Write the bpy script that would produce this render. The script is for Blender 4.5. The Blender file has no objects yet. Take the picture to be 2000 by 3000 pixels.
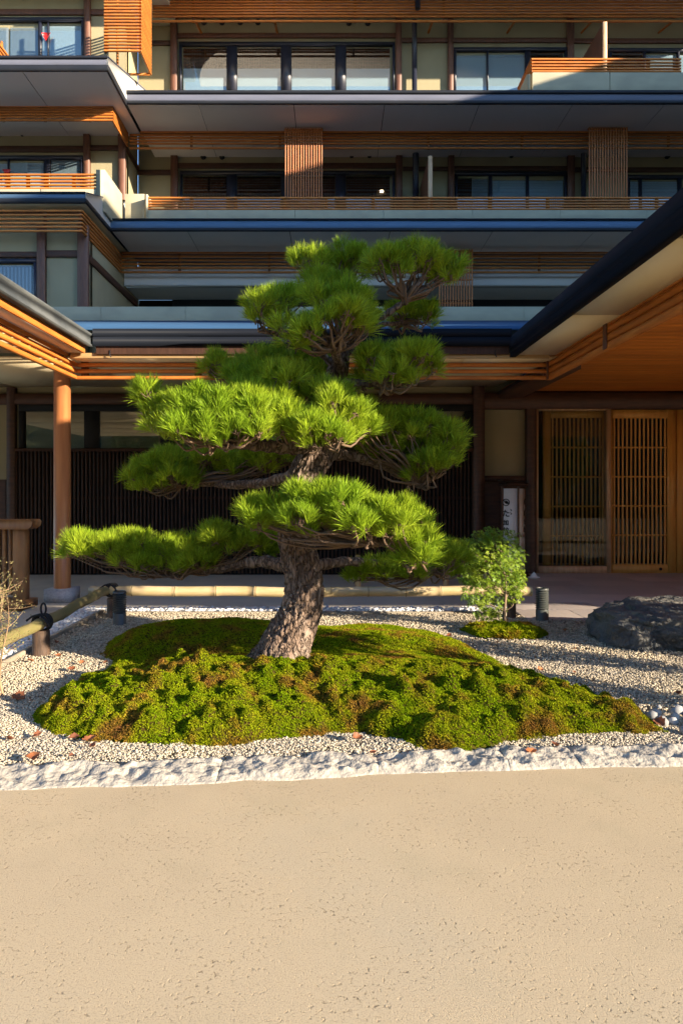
import bpy, math, random
import numpy as np
from mathutils import Vector, Matrix, noise as mnoise

random.seed(7)
rng = np.random.default_rng(7)
scene = bpy.context.scene
col = scene.collection

# ------------------------------------------------------------------ camera
H = 1.15                 # eye height above the paving
F = 2000.0               # focal length in photograph pixels
cam_d = bpy.data.cameras.new('camera')
cam_d.sensor_fit = 'VERTICAL'
cam_d.sensor_height = 36.0
cam_d.sensor_width = 24.0
cam_d.lens = 24.0
cam_d.shift_x = 30 / 3000
cam_d.shift_y = -58 / 3000
cam_d.clip_start = 0.05
cam_d.clip_end = 600
cam = bpy.data.objects.new('camera', cam_d)
cam.location = (0, 0, H)
cam.rotation_euler = (math.radians(90), 0, 0)
col.objects.link(cam)
scene.camera = cam

# ------------------------------------------------------------------ light
PHI = math.radians(31)       # sun stands to the right, 31 deg towards the camera side
ELE = math.radians(14.7)
to_sun = Vector((math.cos(PHI) * math.cos(ELE), -math.sin(PHI) * math.cos(ELE), math.sin(ELE)))
world = bpy.data.worlds.new('World')
scene.world = world
world.use_nodes = True
wn = world.node_tree
bg = wn.nodes['Background']
sky_n = wn.nodes.new('ShaderNodeTexSky')
sky_n.sky_type = 'NISHITA'
sky_n.sun_disc = False
sky_n.sun_elevation = ELE
sky_n.sun_rotation = math.atan2(to_sun.x, to_sun.y)
sky_n.air_density = 1.0
sky_n.dust_density = 0.3
sky_n.ozone_density = 4.0
wn.links.new(sky_n.outputs['Color'], bg.inputs['Color'])
bg.inputs['Strength'].default_value = 0.125
sun_d = bpy.data.lights.new('sun', 'SUN')
sun_d.energy = 5.0
sun_d.angle = math.radians(0.5)
sun_d.color = (1.0, 0.85, 0.64)
sun = bpy.data.objects.new('sun', sun_d)
sun.rotation_euler = (-to_sun).to_track_quat('-Z', 'Y').to_euler()
sun.location = (20, -12, 12)
col.objects.link(sun)

vs = scene.view_settings
vs.view_transform = 'Standard'
vs.look = 'None'
vs.exposure = 1.72
vs.gamma = 1.0
vs.use_curve_mapping = False
scene.cycles.use_denoising = True
scene.cycles.use_adaptive_sampling = True
scene.cycles.adaptive_threshold = 0.02
scene.cycles.max_bounces = 7
scene.cycles.diffuse_bounces = 4
scene.cycles.transparent_max_bounces = 12
scene.cycles.caustics_reflective = False
scene.cycles.caustics_refractive = False

# ------------------------------------------------------------------ helpers
def PX(px, D): return (px - 970.0) / F * D
def PZ(py, D): return H + (1442.0 - py) / F * D
def GD(py, z=0.0): return (H - z) * F / (py - 1442.0)      # depth of a ground point
def P3(px, py, D): return Vector((PX(px, D), D, PZ(py, D)))

def wm(o): return o.matrix_basis
def link(o, parent=None):
    col.objects.link(o)
    if parent is not None:
        o.parent = parent
        o.matrix_parent_inverse = wm(parent).inverted()
    return o
def empty(name, loc=(0, 0, 0)):
    o = bpy.data.objects.new(name, None)
    o.empty_display_size = 0.2
    o.location = loc
    return link(o)
def tag(o, label=None, cat=None, group=None, kind=None):
    if label: o['label'] = label
    if cat: o['category'] = cat
    if group: o['group'] = group
    if kind: o['kind'] = kind
    return o

def fast_mesh(name, V, Fc, smooth=False):
    """V (n,3); Fc (m,k) or list of such arrays"""
    V = np.asarray(V, dtype=np.float32)
    if not (isinstance(Fc, list) and len(Fc) and isinstance(Fc[0], np.ndarray)): Fc = [Fc]
    Fc = [np.asarray(f, dtype=np.int32) for f in Fc if len(f)]
    me = bpy.data.meshes.new(name)
    me.vertices.add(len(V)); me.vertices.foreach_set('co', V.ravel())
    loops = np.concatenate([f.ravel() for f in Fc])
    sizes = np.concatenate([np.full(len(f), f.shape[1], np.int32) for f in Fc])
    starts = np.concatenate([[0], np.cumsum(sizes)[:-1]]).astype(np.int32)
    me.loops.add(len(loops)); me.loops.foreach_set('vertex_index', loops)
    me.polygons.add(len(sizes)); me.polygons.foreach_set('loop_start', starts)
    if smooth: me.polygons.foreach_set('use_smooth', np.ones(len(sizes), bool))
    me.update(calc_edges=True)
    me.validate()
    return me
def mobj(name, V, Fc, mat, parent=None, smooth=False):
    me = fast_mesh(name, V, Fc, smooth)
    me.materials.append(mat)
    return link(bpy.data.objects.new(name, me), parent)

CUBE_V = np.array([(x, y, z) for x in (-.5, .5) for y in (-.5, .5) for z in (-.5, .5)])
CUBE_F = np.array([(0, 1, 3, 2), (4, 6, 7, 5), (0, 4, 5, 1), (2, 3, 7, 6), (0, 2, 6, 4), (1, 5, 7, 3)])
_cubes = {}
def cube_mesh(mat):
    if mat.name not in _cubes:
        me = fast_mesh('block', CUBE_V, CUBE_F); me.materials.append(mat); _cubes[mat.name] = me
    return _cubes[mat.name]
def box(name, parent, mat, x0, x1, y0, y1, z0, z1, rot=0.0):
    """one plain board: shares its mesh with all boards of that material"""
    o = bpy.data.objects.new(name, cube_mesh(mat))
    o.location = ((x0 + x1) / 2, (y0 + y1) / 2, (z0 + z1) / 2)
    o.scale = (abs(x1 - x0), abs(y1 - y0), abs(z1 - z0))
    if rot: o.rotation_euler = (0, 0, rot)
    return link(o, parent)
def pbox(name, parent, mat, px0, px1, py0, py1, D, dep):
    """board given by its outline in the facade at depth D, reaching back by dep"""
    return box(name, parent, mat, PX(px0, D), PX(px1, D), D, D + dep, PZ(py1, D), PZ(py0, D))
class MB:
    def __init__(s): s.V = []; s.F3 = []; s.F4 = []; s.n = 0
    def add(s, V, F4=(), F3=()):
        V = np.asarray(V, float)
        if len(F4): s.F4.append(np.asarray(F4) + s.n)
        if len(F3): s.F3.append(np.asarray(F3) + s.n)
        s.V.append(V); s.n += len(V)
    def box(s, x0, x1, y0, y1, z0, z1):
        V = CUBE_V * (abs(x1 - x0), abs(y1 - y0), abs(z1 - z0)) + ((x0 + x1) / 2, (y0 + y1) / 2, (z0 + z1) / 2)
        s.add(V, CUBE_F)
    def prism(s, poly, axis, a0, a1):
        """poly: list of 2d points; axis 'x': points are (y,z); 'y': (x,z); 'z': (x,y)"""
        n = len(poly); V = []
        for a in (a0, a1):
            for p in poly:
                V.append({'x': (a, p[0], p[1]), 'y': (p[0], a, p[1]), 'z': (p[0], p[1], a)}[axis])
        s.add(V, [(i, (i + 1) % n, n + (i + 1) % n, n + i) for i in range(n)])
        cap = list(range(1, n - 1))
        s.F3.append(np.array([(0, i, i + 1) for i in cap] + [(n, n + i + 1, n + i) for i in cap]) + s.n - 2 * n)
    def tube(s, pts, rad, seg=8, caps=True):
        V, F4 = tube_geo(pts, rad, seg)
        b = s.n; s.add(V, F4)
        if caps:
            m = len(pts)
            F3 = [(0, i, i + 1) for i in range(1, seg - 1)] + [((m - 1) * seg, (m - 1) * seg + i + 1, (m - 1) * seg + i) for i in range(1, seg - 1)]
            s.F3.append(np.array(F3) + b)
    def build(s, name, mat, parent=None, smooth=False):
        Fc = []
        if s.F4: Fc.append(np.concatenate(s.F4))
        if s.F3: Fc.append(np.concatenate(s.F3))
        return mobj(name, np.concatenate(s.V), Fc, mat, parent, smooth)
def frames(pts):
    pts = np.asarray(pts, float)
    t = np.gradient(pts, axis=0); t /= np.linalg.norm(t, axis=1)[:, None] + 1e-9
    n0 = np.cross(t[0], (0, 0, 1.0))
    if np.linalg.norm(n0) < 0.1: n0 = np.cross(t[0], (1.0, 0, 0))
    N = []; n = n0 / np.linalg.norm(n0)
    for k in range(len(pts)):
        n = n - t[k] * np.dot(n, t[k]); n /= np.linalg.norm(n) + 1e-9
        N.append(n.copy())
    N = np.array(N); Bn = np.cross(t, N)
    return pts, t, N, Bn
def tube_geo(pts, rad, seg):
    pts, t, N, Bn = frames(pts)
    rad = np.broadcast_to(np.asarray(rad, float), (len(pts),))
    a = np.linspace(0, 2 * np.pi, seg, endpoint=False)
    V = pts[:, None, :] + rad[:, None, None] * (np.cos(a)[None, :, None] * N[:, None, :] + np.sin(a)[None, :, None] * Bn[:, None, :])
    m = len(pts)
    i = np.arange(m - 1)[:, None] * seg; j = np.arange(seg)[None, :]; j2 = (j + 1) % seg
    F4 = np.stack([i + j, i + j2, i + seg + j2, i + seg + j], -1).reshape(-1, 4)
    return V.reshape(-1, 3), F4
def spline(ctrl, n):
    C = np.asarray(ctrl, float)
    C = np.vstack([2 * C[0] - C[1], C, 2 * C[-1] - C[-2]])
    m = len(C) - 3
    out = []
    for u in np.linspace(0, m - 1e-6, n):
        k = int(u); f = u - k
        p0, p1, p2, p3 = C[k:k + 4]
        out.append(0.5 * ((2 * p1) + (-p0 + p2) * f + (2 * p0 - 5 * p1 + 4 * p2 - p3) * f * f + (-p0 + 3 * p1 - 3 * p2 + p3) * f ** 3))
    return np.array(out)
def vnoise(x, y, seed=0):
    """smooth value noise in numpy, about 0..1"""
    xi = np.floor(x).astype(np.int64); yi = np.floor(y).astype(np.int64)
    xf = x - xi; yf = y - yi
    u = xf * xf * (3 - 2 * xf); v = yf * yf * (3 - 2 * yf)
    def h(a, b):
        q = (a * 374761393 + b * 668265263 + seed * 982451653) & 0xffffffff
        q = ((q ^ (q >> 13)) * 1274126177) & 0xffffffff
        return ((q ^ (q >> 16)) & 0xffff) / 65535.0
    return (h(xi, yi) * (1 - u) + h(xi + 1, yi) * u) * (1 - v) + (h(xi, yi + 1) * (1 - u) + h(xi + 1, yi + 1) * u) * v
def fbm(x, y, seed=0, oct=4):
    s = 0; a = 1; tot = 0
    for k in range(oct):
        s = s + a * vnoise(x * 2 ** k, y * 2 ** k, seed + k); tot += a; a *= .5
    return s / tot

# ------------------------------------------------------------------ materials
def N(nt, typ, **kw):
    n = nt.nodes.new(typ)
    for k, v in kw.items(): setattr(n, k, v)
    return n
def mat(name, c, rough=0.6, c2=None, scale=3.0, stretch=(1, 1, 1), detail=6, bump=0.0, bscale=None, metal=0.0, rand=0.0,
        island=False, spec=0.5, trans=0.0, coat=0.0, mix_lo=0.35, mix_hi=0.65, bstretch=None):
    m = bpy.data.materials.new(name); m.use_nodes = True
    nt = m.node_tree; b = nt.nodes['Principled BSDF']
    b.inputs['Roughness'].default_value = rough
    b.inputs['Metallic'].default_value = metal
    b.inputs['Specular IOR Level'].default_value = spec
    b.inputs['Coat Weight'].default_value = coat
    geo = N(nt, 'ShaderNodeNewGeometry')
    mp = N(nt, 'ShaderNodeMapping'); mp.inputs['Scale'].default_value = stretch
    nt.links.new(geo.outputs['Position'], mp.inputs['Vector'])
    csock = None
    rgb = N(nt, 'ShaderNodeRGB'); rgb.outputs[0].default_value = (*c, 1); csock = rgb.outputs[0]
    if c2 is not None:
        nz = N(nt, 'ShaderNodeTexNoise'); nz.inputs['Scale'].default_value = scale; nz.inputs['Detail'].default_value = detail
        nt.links.new(mp.outputs[0], nz.inputs['Vector'])
        mr = N(nt, 'ShaderNodeMapRange'); mr.inputs[1].default_value = mix_lo; mr.inputs[2].default_value = mix_hi
        nt.links.new(nz.outputs['Fac'], mr.inputs[0])
        mx = N(nt, 'ShaderNodeMix', data_type='RGBA'); mx.inputs[7].default_value = (*c2, 1)
        nt.links.new(csock, mx.inputs[6]); nt.links.new(mr.outputs[0], mx.inputs[0]); csock = mx.outputs[2]
    if rand:
        hs = N(nt, 'ShaderNodeHueSaturation')
        if island: rs = geo.outputs['Random Per Island']
        else: rs = N(nt, 'ShaderNodeObjectInfo').outputs['Random']
        mr2 = N(nt, 'ShaderNodeMapRange'); mr2.inputs[3].default_value = 1 - rand; mr2.inputs[4].default_value = 1 + rand
        nt.links.new(rs, mr2.inputs[0]); nt.links.new(mr2.outputs[0], hs.inputs['Value'])
        nt.links.new(csock, hs.inputs['Color']); csock = hs.outputs[0]
    nt.links.new(csock, b.inputs['Base Color'])
    if bump:
        nb = N(nt, 'ShaderNodeTexNoise'); nb.inputs['Scale'].default_value = bscale or scale * 6; nb.inputs['Detail'].default_value = 8
        if bstretch:
            mp2 = N(nt, 'ShaderNodeMapping'); mp2.inputs['Scale'].default_value = bstretch
            nt.links.new(geo.outputs['Position'], mp2.inputs['Vector']); nt.links.new(mp2.outputs[0], nb.inputs['Vector'])
        else:
            nt.links.new(mp.outputs[0], nb.inputs['Vector'])
        bp = N(nt, 'ShaderNodeBump'); bp.inputs['Strength'].default_value = 1.0; bp.inputs['Distance'].default_value = bump
        nt.links.new(nb.outputs['Fac'], bp.inputs['Height']); nt.links.new(bp.outputs[0], b.inputs['Normal'])
    if trans:
        tr = N(nt, 'ShaderNodeBsdfTranslucent'); nt.links.new(csock, tr.inputs['Color'])
        ms = N(nt, 'ShaderNodeMixShader'); ms.inputs[0].default_value = trans
        out = nt.nodes['Material Output']
        nt.links.new(b.outputs[0], ms.inputs[1]); nt.links.new(tr.outputs[0], ms.inputs[2]); nt.links.new(ms.outputs[0], out.inputs['Surface'])
    m['csock'] = 0
    return m

M = {}
M['slat'] = mat('cedar_slat', (.56, .195, .034), .5, (.42, .13, .022), 4, (1, 1, 9), rand=.16, bump=.002, bscale=30)
M['slat_v'] = mat('cedar_slat_upright', (.50, .165, .042), .5, (.38, .115, .03), 4, (9, 9, 1), rand=.14)
M['brown'] = mat('dark_stained_timber', (.090, .034, .017), .55, (.055, .022, .012), 5, (1, 1, 6), rand=.1, bump=.001)
M['brown2'] = mat('brown_timber', (.16, .066, .038), .55, (.11, .045, .027), 4, (6, 6, 1), rand=.08)
M['darkslat'] = mat('dark_slat', (.058, .028, .018), .6, (.038, .018, .012), 8, (8, 8, 1), rand=.2, spec=.2)
M['khaki'] = mat('earth_plaster', (.34, .295, .18), .92, (.295, .255, .155), 1.3, bump=.002, bscale=60)
M['conc'] = mat('parapet_concrete', (.43, .385, .265), .85, (.35, .315, .225), 1.6, (1, 1, 2.2), bump=.0015, bscale=40)
M['soffit'] = mat('soffit_board', (.72, .69, .66), .75, (.68, .65, .62), .7, rand=.035)
M['soffit_l'] = mat('cream_soffit_board', (.80, .66, .42), .7, (.75, .61, .385), 1.5, rand=.03)
M['fascia'] = mat('shade_toned_fascia', (.15, .155, .20), .6, (.13, .135, .175), 1.2, (1, 1, 6), spec=.15)  # base darkened and blued to stand in for shade on the fascia
M['fascia_b'] = mat('sky_tinted_fascia', (.085, .15, .25), .5, (.07, .13, .22), 1.2, (1, 1, 6), metal=.3)  # blue in the base colour imitates sky mirrored in the metal
M['verge'] = mat('white_metal_verge', (.62, .60, .56), .5, (.58, .56, .52), 1.2)
M['dark'] = mat('dark_metal', (.016, .018, .024), .5, (.022, .023, .028), 2, spec=.25)
M['gutter'] = mat('brown_black_gutter', (.007, .009, .014), .5, (.010, .012, .018), 3, (.4, 1, 1), spec=.05)
M['roof'] = mat('sky_tinted_roof', (.035, .085, .165), .75, (.028, .07, .14), .6, (1, .2, 1), spec=.12)  # painted blue for the sky reflection on dark roofing
M['zinc'] = mat('grey_zinc_gutter', (.085, .09, .09), .7, (.04, .045, .048), 2.2, (3, 1.2, 3), spec=.2)
M['frame'] = mat('navy_window_frame', (.014, .017, .032), .4, (.020, .022, .038), 3)
M['paper'] = mat('paper_screen', (.50, .61, .74), .8, (.46, .57, .70), .8, (1, 1, 4))  # blue tint stands in for sky mirrored in the panes
M['blind'] = mat('slate_blind', (.27, .32, .38), .8, (.23, .28, .34), .8, (1, 1, 3))
M['tanblind'] = mat('tan_roller_blind', (.27, .225, .135), .85, (.235, .195, .115), .6, (1, 1, 30))
M['black'] = mat('dark_interior', (.008, .007, .007), .9)
M['ceil'] = mat('cedar_ceiling', (.62, .20, .022), .5, (.52, .155, .016), 1.2, (1.5, 9, 1), rand=.12)
M['door'] = mat('door_cedar', (.76, .38, .09), .45, (.66, .31, .065), 3, (7, 7, 1), rand=.07)
M['doorpale'] = mat('pale_door_jamb', (.66, .42, .24), .5, (.50, .29, .15), 3, (7, 7, 1))
M['column'] = mat('round_column_cedar', (.46, .185, .065), .42, (.36, .13, .045), 2.2, (8, 8, .6), bump=.0008, bscale=12)
M['granite'] = mat('granite_block', (.46, .43, .43), .7, (.34, .32, .33), 60, bump=.002, bscale=90)
M['rail'] = mat('old_rail_timber', (.34, .16, .055), .6, (.22, .10, .035), 3, (5, 5, 1), bump=.001)
M['trim'] = mat('tan_eave_trim', (.40, .26, .12), .6, (.33, .21, .09), 3, (.6, 1, 8))
M['red'] = mat('red_sign_film', (.62, .018, .02), .4)
M['white'] = mat('white_sign_paper', (.78, .76, .77), .5, (.74, .72, .73), 2)
M['ink'] = mat('black_ink', (.012, .012, .014), .6)
M['redink'] = mat('red_ink', (.45, .05, .05), .6)
M['rope'] = mat('black_rope', (.010, .010, .012), .85)
M['charpost'] = mat('charred_post', (.045, .024, .014), .7, (.09, .05, .028), 14, (4, 4, .6), bump=.003)
M['lamp'] = mat('dark_green_bollard', (.045, .05, .048), .42, (.06, .065, .06), 8)
M['twine'] = mat('pale_post_timber', (.56, .36, .17), .6, (.44, .27, .12), 5, (6, 6, .8))
M['salt'] = mat('white_salt', (.80, .80, .80), .8)

def glass_mat(nm='window_glass', ior=2.5):
    m = bpy.data.materials.new(nm); m.use_nodes = True
    nt = m.node_tree; nt.nodes.remove(nt.nodes['Principled BSDF'])
    out = nt.nodes['Material Output']
    t = N(nt, 'ShaderNodeBsdfTransparent'); t.inputs[0].default_value = (.82, .86, .86, 1)
    g = N(nt, 'ShaderNodeBsdfGlossy'); g.inputs['Roughness'].default_value = .01
    fr = N(nt, 'ShaderNodeFresnel'); fr.inputs[0].default_value = ior
    nz = N(nt, 'ShaderNodeTexNoise'); nz.inputs['Scale'].default_value = .9
    bp = N(nt, 'ShaderNodeBump'); bp.inputs['Strength'].default_value = .15; bp.inputs['Distance'].default_value = .004
    geo = N(nt, 'ShaderNodeNewGeometry'); nt.links.new(geo.outputs['Position'], nz.inputs['Vector'])
    nt.links.new(nz.outputs['Fac'], bp.inputs['Height']); nt.links.new(bp.outputs[0], g.inputs['Normal'])
    ms = N(nt, 'ShaderNodeMixShader')
    bf_ = N(nt, 'ShaderNodeMath', operation='SUBTRACT'); bf_.inputs[0].default_value = 1.0; nt.links.new(geo.outputs['Backfacing'], bf_.inputs[1])
    mu = N(nt, 'ShaderNodeMath', operation='MULTIPLY'); nt.links.new(fr.outputs[0], mu.inputs[0]); nt.links.new(bf_.outputs[0], mu.inputs[1])
    nt.links.new(mu.outputs[0], ms.inputs[0]); nt.links.new(t.outputs[0], ms.inputs[1]); nt.links.new(g.outputs[0], ms.inputs[2])
    nt.links.new(ms.outputs[0], out.inputs['Surface'])
    return m
M['glass'] = glass_mat()
M['doorglass'] = glass_mat('door_glass', 1.45)

def ramp_noise(nt, vec, scale, stops, detail=5, rough=.55):
    nz = N(nt, 'ShaderNodeTexNoise'); nz.inputs['Scale'].default_value = scale; nz.inputs['Detail'].default_value = detail
    nz.inputs['Roughness'].default_value = rough
    nt.links.new(vec, nz.inputs['Vector'])
    cr = N(nt, 'ShaderNodeValToRGB')
    els = cr.color_ramp.elements
    while len(els) < len(stops): els.new(.5)
    for e, (p, c) in zip(els, stops): e.position = p; e.color = (*c, 1)
    nt.links.new(nz.outputs['Fac'], cr.inputs[0])
    return cr.outputs[0]

def road_mat():
    m = bpy.data.materials.new('washed_sand_road'); m.use_nodes = True
    nt = m.node_tree; b = nt.nodes['Principled BSDF']; b.inputs['Roughness'].default_value = .85
    b.inputs['Specular IOR Level'].default_value = .1
    geo = N(nt, 'ShaderNodeNewGeometry'); pos = geo.outputs['Position']
    c1 = ramp_noise(nt, pos, .8, [(.3, (.43, .34, .225)), (.5, (.475, .375, .245)), (.72, (.44, .365, .255))], 4)
    c2 = ramp_noise(nt, pos, 230, [(.28, (.62, .58, .54)), (.45, (1, 1, 1)), (.75, (1.12, 1.09, 1.02))], 3)
    mx = N(nt, 'ShaderNodeMix', data_type='RGBA', blend_type='MULTIPLY'); mx.inputs[0].default_value = 1
    nt.links.new(c1, mx.inputs[6]); nt.links.new(c2, mx.inputs[7])
    c3 = ramp_noise(nt, pos, 2.7, [(.54, (1, 1, 1)), (.76, (.90, .92, .91))], 8)
    mx2 = N(nt, 'ShaderNodeMix', data_type='RGBA', blend_type='MULTIPLY'); mx2.inputs[0].default_value = 1
    nt.links.new(mx.outputs[2], mx2.inputs[6]); nt.links.new(c3, mx2.inputs[7])
    rbase = mx2.outputs[2]
    # relief: sandy grain, and pits that come in patches
    g = N(nt, 'ShaderNodeTexNoise'); g.inputs['Scale'].default_value = 260; g.inputs['Detail'].default_value = 6; g.inputs['Roughness'].default_value = .7; nt.links.new(pos, g.inputs['Vector'])
    v = N(nt, 'ShaderNodeTexNoise'); v.inputs['Scale'].default_value = 75; v.inputs['Detail'].default_value = 3.5; v.inputs['Roughness'].default_value = .6; nt.links.new(pos, v.inputs['Vector'])
    vm = N(nt, 'ShaderNodeMapRange'); vm.inputs[1].default_value = .585; vm.inputs[2].default_value = .70; nt.links.new(v.outputs['Fac'], vm.inputs[0])
    pn = N(nt, 'ShaderNodeTexNoise'); pn.inputs['Scale'].default_value = 5; pn.inputs['Detail'].default_value = 5; nt.links.new(pos, pn.inputs['Vector'])
    pr = N(nt, 'ShaderNodeMapRange'); pr.inputs[1].default_value = .36; pr.inputs[2].default_value = .70; nt.links.new(pn.outputs['Fac'], pr.inputs[0])
    pm = N(nt, 'ShaderNodeMath', operation='MULTIPLY'); nt.links.new(vm.outputs[0], pm.inputs[0]); nt.links.new(pr.outputs[0], pm.inputs[1])
    sb = N(nt, 'ShaderNodeMath', operation='MULTIPLY_ADD'); sb.inputs[1].default_value = -2.8
    nt.links.new(pm.outputs[0], sb.inputs[0]); nt.links.new(g.outputs['Fac'], sb.inputs[2])
    dk = N(nt, 'ShaderNodeMix', data_type='RGBA'); dk.inputs[7].default_value = (.16, .12, .08, 1)
    dm = N(nt, 'ShaderNodeMath', operation='MULTIPLY'); dm.inputs[1].default_value = .45; nt.links.new(pm.outputs[0], dm.inputs[0])
    nt.links.new(dm.outputs[0], dk.inputs[0]); nt.links.new(rbase, dk.inputs[6]); nt.links.new(dk.outputs[2], b.inputs['Base Color'])
    bp = N(nt, 'ShaderNodeBump'); bp.inputs['Strength'].default_value = 1.0; bp.inputs['Distance'].default_value = .0019
    nt.links.new(sb.outputs[0], bp.inputs['Height']); nt.links.new(bp.outputs[0], b.inputs['Normal'])
    return m
M['road'] = road_mat()
M['path'] = mat('path_concrete', (.46, .41, .34), .85, (.39, .35, .30), 2.0, bump=.002, bscale=50)
M['ground'] = mat('bare_ground', (.30, .25, .18), .95, (.24, .20, .14), 1.0)
M['tile'] = mat('pink_flagstone', (.47, .40, .355), .65, (.42, .36, .335), 2.2, rand=.16, bump=.0015, bscale=35)
M['joint'] = mat('paving_joint', (.14, .115, .095), .95)
M['kerb'] = mat('rough_granite_kerb', (.45, .40, .325), .9, (.30, .27, .23), 22, bump=.010, bscale=55, detail=10)
M['edging'] = mat('concrete_edging', (.30, .25, .185), .9, (.22, .185, .14), 5, bump=.002)
M['gravel'] = mat('buff_gravel', (.47, .395, .285), .8, (.38, .33, .26), 2.4, rand=.34, spec=.25, island=True)
M['gravelbed'] = mat('gravel_bed', (.36, .305, .225), .95, (.25, .21, .155), 90, bump=.008, bscale=160, spec=.1)
M['pebble'] = mat('white_pebble', (.62, .61, .60), .7, (.54, .53, .53), 9, rand=.15, island=True)
M['cobble'] = mat('grey_white_cobble', (.34, .335, .33), .8, (.27, .265, .265), 12, rand=.25, spec=.2)
M['rock'] = mat('blue_grey_rock', (.065, .069, .073), .85, (.17, .155, .13), 6, bump=.08, bscale=18, detail=10, mix_lo=.42, mix_hi=.72)  # warm lighter second tone paints in sunlit highlights
M['needle'] = mat('pine_needle', (.215, .335, .018), .5, (.33, .42, .026), 4, rand=.42, island=True, trans=.32, spec=.15)
M['twig'] = mat('pine_twig', (.17, .105, .06), .85, (.11, .07, .045), 14)
M['leafy'] = mat('maple_leaf', (.29, .37, .03), .5, (.16, .28, .022), 5, rand=.42, island=True, trans=.42)
M['mapletrunk'] = mat('maple_bark', (.22, .145, .09), .8, (.15, .10, .065), 12)
M['straw'] = mat('dry_twig', (.34, .22, .12), .8, (.24, .15, .08), 9, rand=.25, island=True)
M['drylf'] = mat('dry_shrub_leaf', (.30, .24, .10), .8, (.17, .18, .06), 6, rand=.3, island=True, trans=.3)
M['deadleaf'] = mat('fallen_leaf', (.42, .15, .055), .6, (.22, .075, .04), 14, rand=.35, trans=.25)
M['hedge'] = mat('hedge_leaf', (.045, .10, .018), .6, (.07, .13, .02), 3, rand=.3, island=True, trans=.25)

def bark_mat():
    m = bpy.data.materials.new('pine_bark'); m.use_nodes = True
    nt = m.node_tree; b = nt.nodes['Principled BSDF']; b.inputs['Roughness'].default_value = .9
    b.inputs['Specular IOR Level'].default_value = .2
    geo = N(nt, 'ShaderNodeNewGeometry')
    mp = N(nt, 'ShaderNodeMapping'); mp.inputs['Scale'].default_value = (1, 1, .42); nt.links.new(geo.outputs['Position'], mp.inputs['Vector'])
    c1 = ramp_noise(nt, mp.outputs[0], 9, [(.3, (.10, .065, .045)), (.5, (.20, .14, .105)), (.7, (.29, .235, .19))], 9, .7)
    v = N(nt, 'ShaderNodeTexVoronoi', feature='DISTANCE_TO_EDGE'); v.inputs['Scale'].default_value = 30
    nz = N(nt, 'ShaderNodeTexNoise'); nz.inputs['Scale'].default_value = 14; nt.links.new(mp.outputs[0], nz.inputs['Vector'])
    vm = N(nt, 'ShaderNodeVectorMath', operation='MULTIPLY_ADD'); vm.inputs[1].default_value = (.10, .10, .10)
    nt.links.new(nz.outputs['Color'], vm.inputs[0]); nt.links.new(mp.outputs[0], vm.inputs[2]); nt.links.new(vm.outputs[0], v.inputs['Vector'])
    mr = N(nt, 'ShaderNodeMapRange'); mr.inputs[1].default_value = -.02; mr.inputs[2].default_value = .16; nt.links.new(v.outputs['Distance'], mr.inputs[0])
    mx = N(nt, 'ShaderNodeMix', data_type='RGBA'); mx.inputs[6].default_value = (.085, .058, .043, 1); nt.links.new(mr.outputs[0], mx.inputs[0]); nt.links.new(c1, mx.inputs[7])
    nt.links.new(mx.outputs[2], b.inputs['Base Color'])
    n2 = N(nt, 'ShaderNodeTexNoise'); n2.inputs['Scale'].default_value = 60; n2.inputs['Detail'].default_value = 8; nt.links.new(mp.outputs[0], n2.inputs['Vector'])
    ad = N(nt, 'ShaderNodeMath', operation='MULTIPLY_ADD'); ad.inputs[1].default_value = .5; nt.links.new(n2.outputs['Fac'], ad.inputs[0]); nt.links.new(mr.outputs[0], ad.inputs[2])
    bp = N(nt, 'ShaderNodeBump'); bp.inputs['Distance'].default_value = .012; nt.links.new(ad.outputs[0], bp.inputs['Height']); nt.links.new(bp.outputs[0], b.inputs['Normal'])
    return m
M['bark'] = bark_mat()

def moss_mat(name, patch=True):
    m = bpy.data.materials.new(name); m.use_nodes = True
    nt = m.node_tree; b = nt.nodes['Principled BSDF']; b.inputs['Roughness'].default_value = .9; b.inputs['Specular IOR Level'].default_value = 0.0
    geo = N(nt, 'ShaderNodeNewGeometry'); pos = geo.outputs['Position']
    c = ramp_noise(nt, pos, 5.0, [(.36, (.18, .25, .006)), (.52, (.245, .26, .010)), (.60, (.26, .16, .022)), (.72, (.21, .09, .035))], 6, .60)
    c2 = ramp_noise(nt, pos, 34, [(.3, (.62, .75, .6)), (.6, (1.12, 1.1, 1))], 3)
    mx = N(nt, 'ShaderNodeMix', data_type='RGBA', blend_type='MULTIPLY'); mx.inputs[0].default_value = 1
    nt.links.new(c, mx.inputs[6]); nt.links.new(c2, mx.inputs[7])
    hs = N(nt, 'ShaderNodeHueSaturation')
    mr = N(nt, 'ShaderNodeMapRange'); mr.inputs[3].default_value = .65; mr.inputs[4].default_value = 1.35
    nt.links.new(geo.outputs['Random Per Island'], mr.inputs[0]); nt.links.new(mr.outputs[0], hs.inputs['Value']); nt.links.new(mx.outputs[2], hs.inputs['Color'])
    nt.links.new(hs.outputs[0], b.inputs['Base Color'])
    tr = N(nt, 'ShaderNodeBsdfTranslucent'); nt.links.new(hs.outputs[0], tr.inputs['Color'])
    ms = N(nt, 'ShaderNodeMixShader'); ms.inputs[0].default_value = .25
    nt.links.new(b.outputs[0], ms.inputs[1]); nt.links.new(tr.outputs[0], ms.inputs[2]); nt.links.new(ms.outputs[0], nt.nodes['Material Output'].inputs['Surface'])
    return m
M['moss'] = moss_mat('cushion_moss')
M['mossbed'] = mat('moss_bed', (.05, .055, .006), .95, (.06, .035, .012), 8, bump=.01, bscale=90, spec=0.0)

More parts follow.
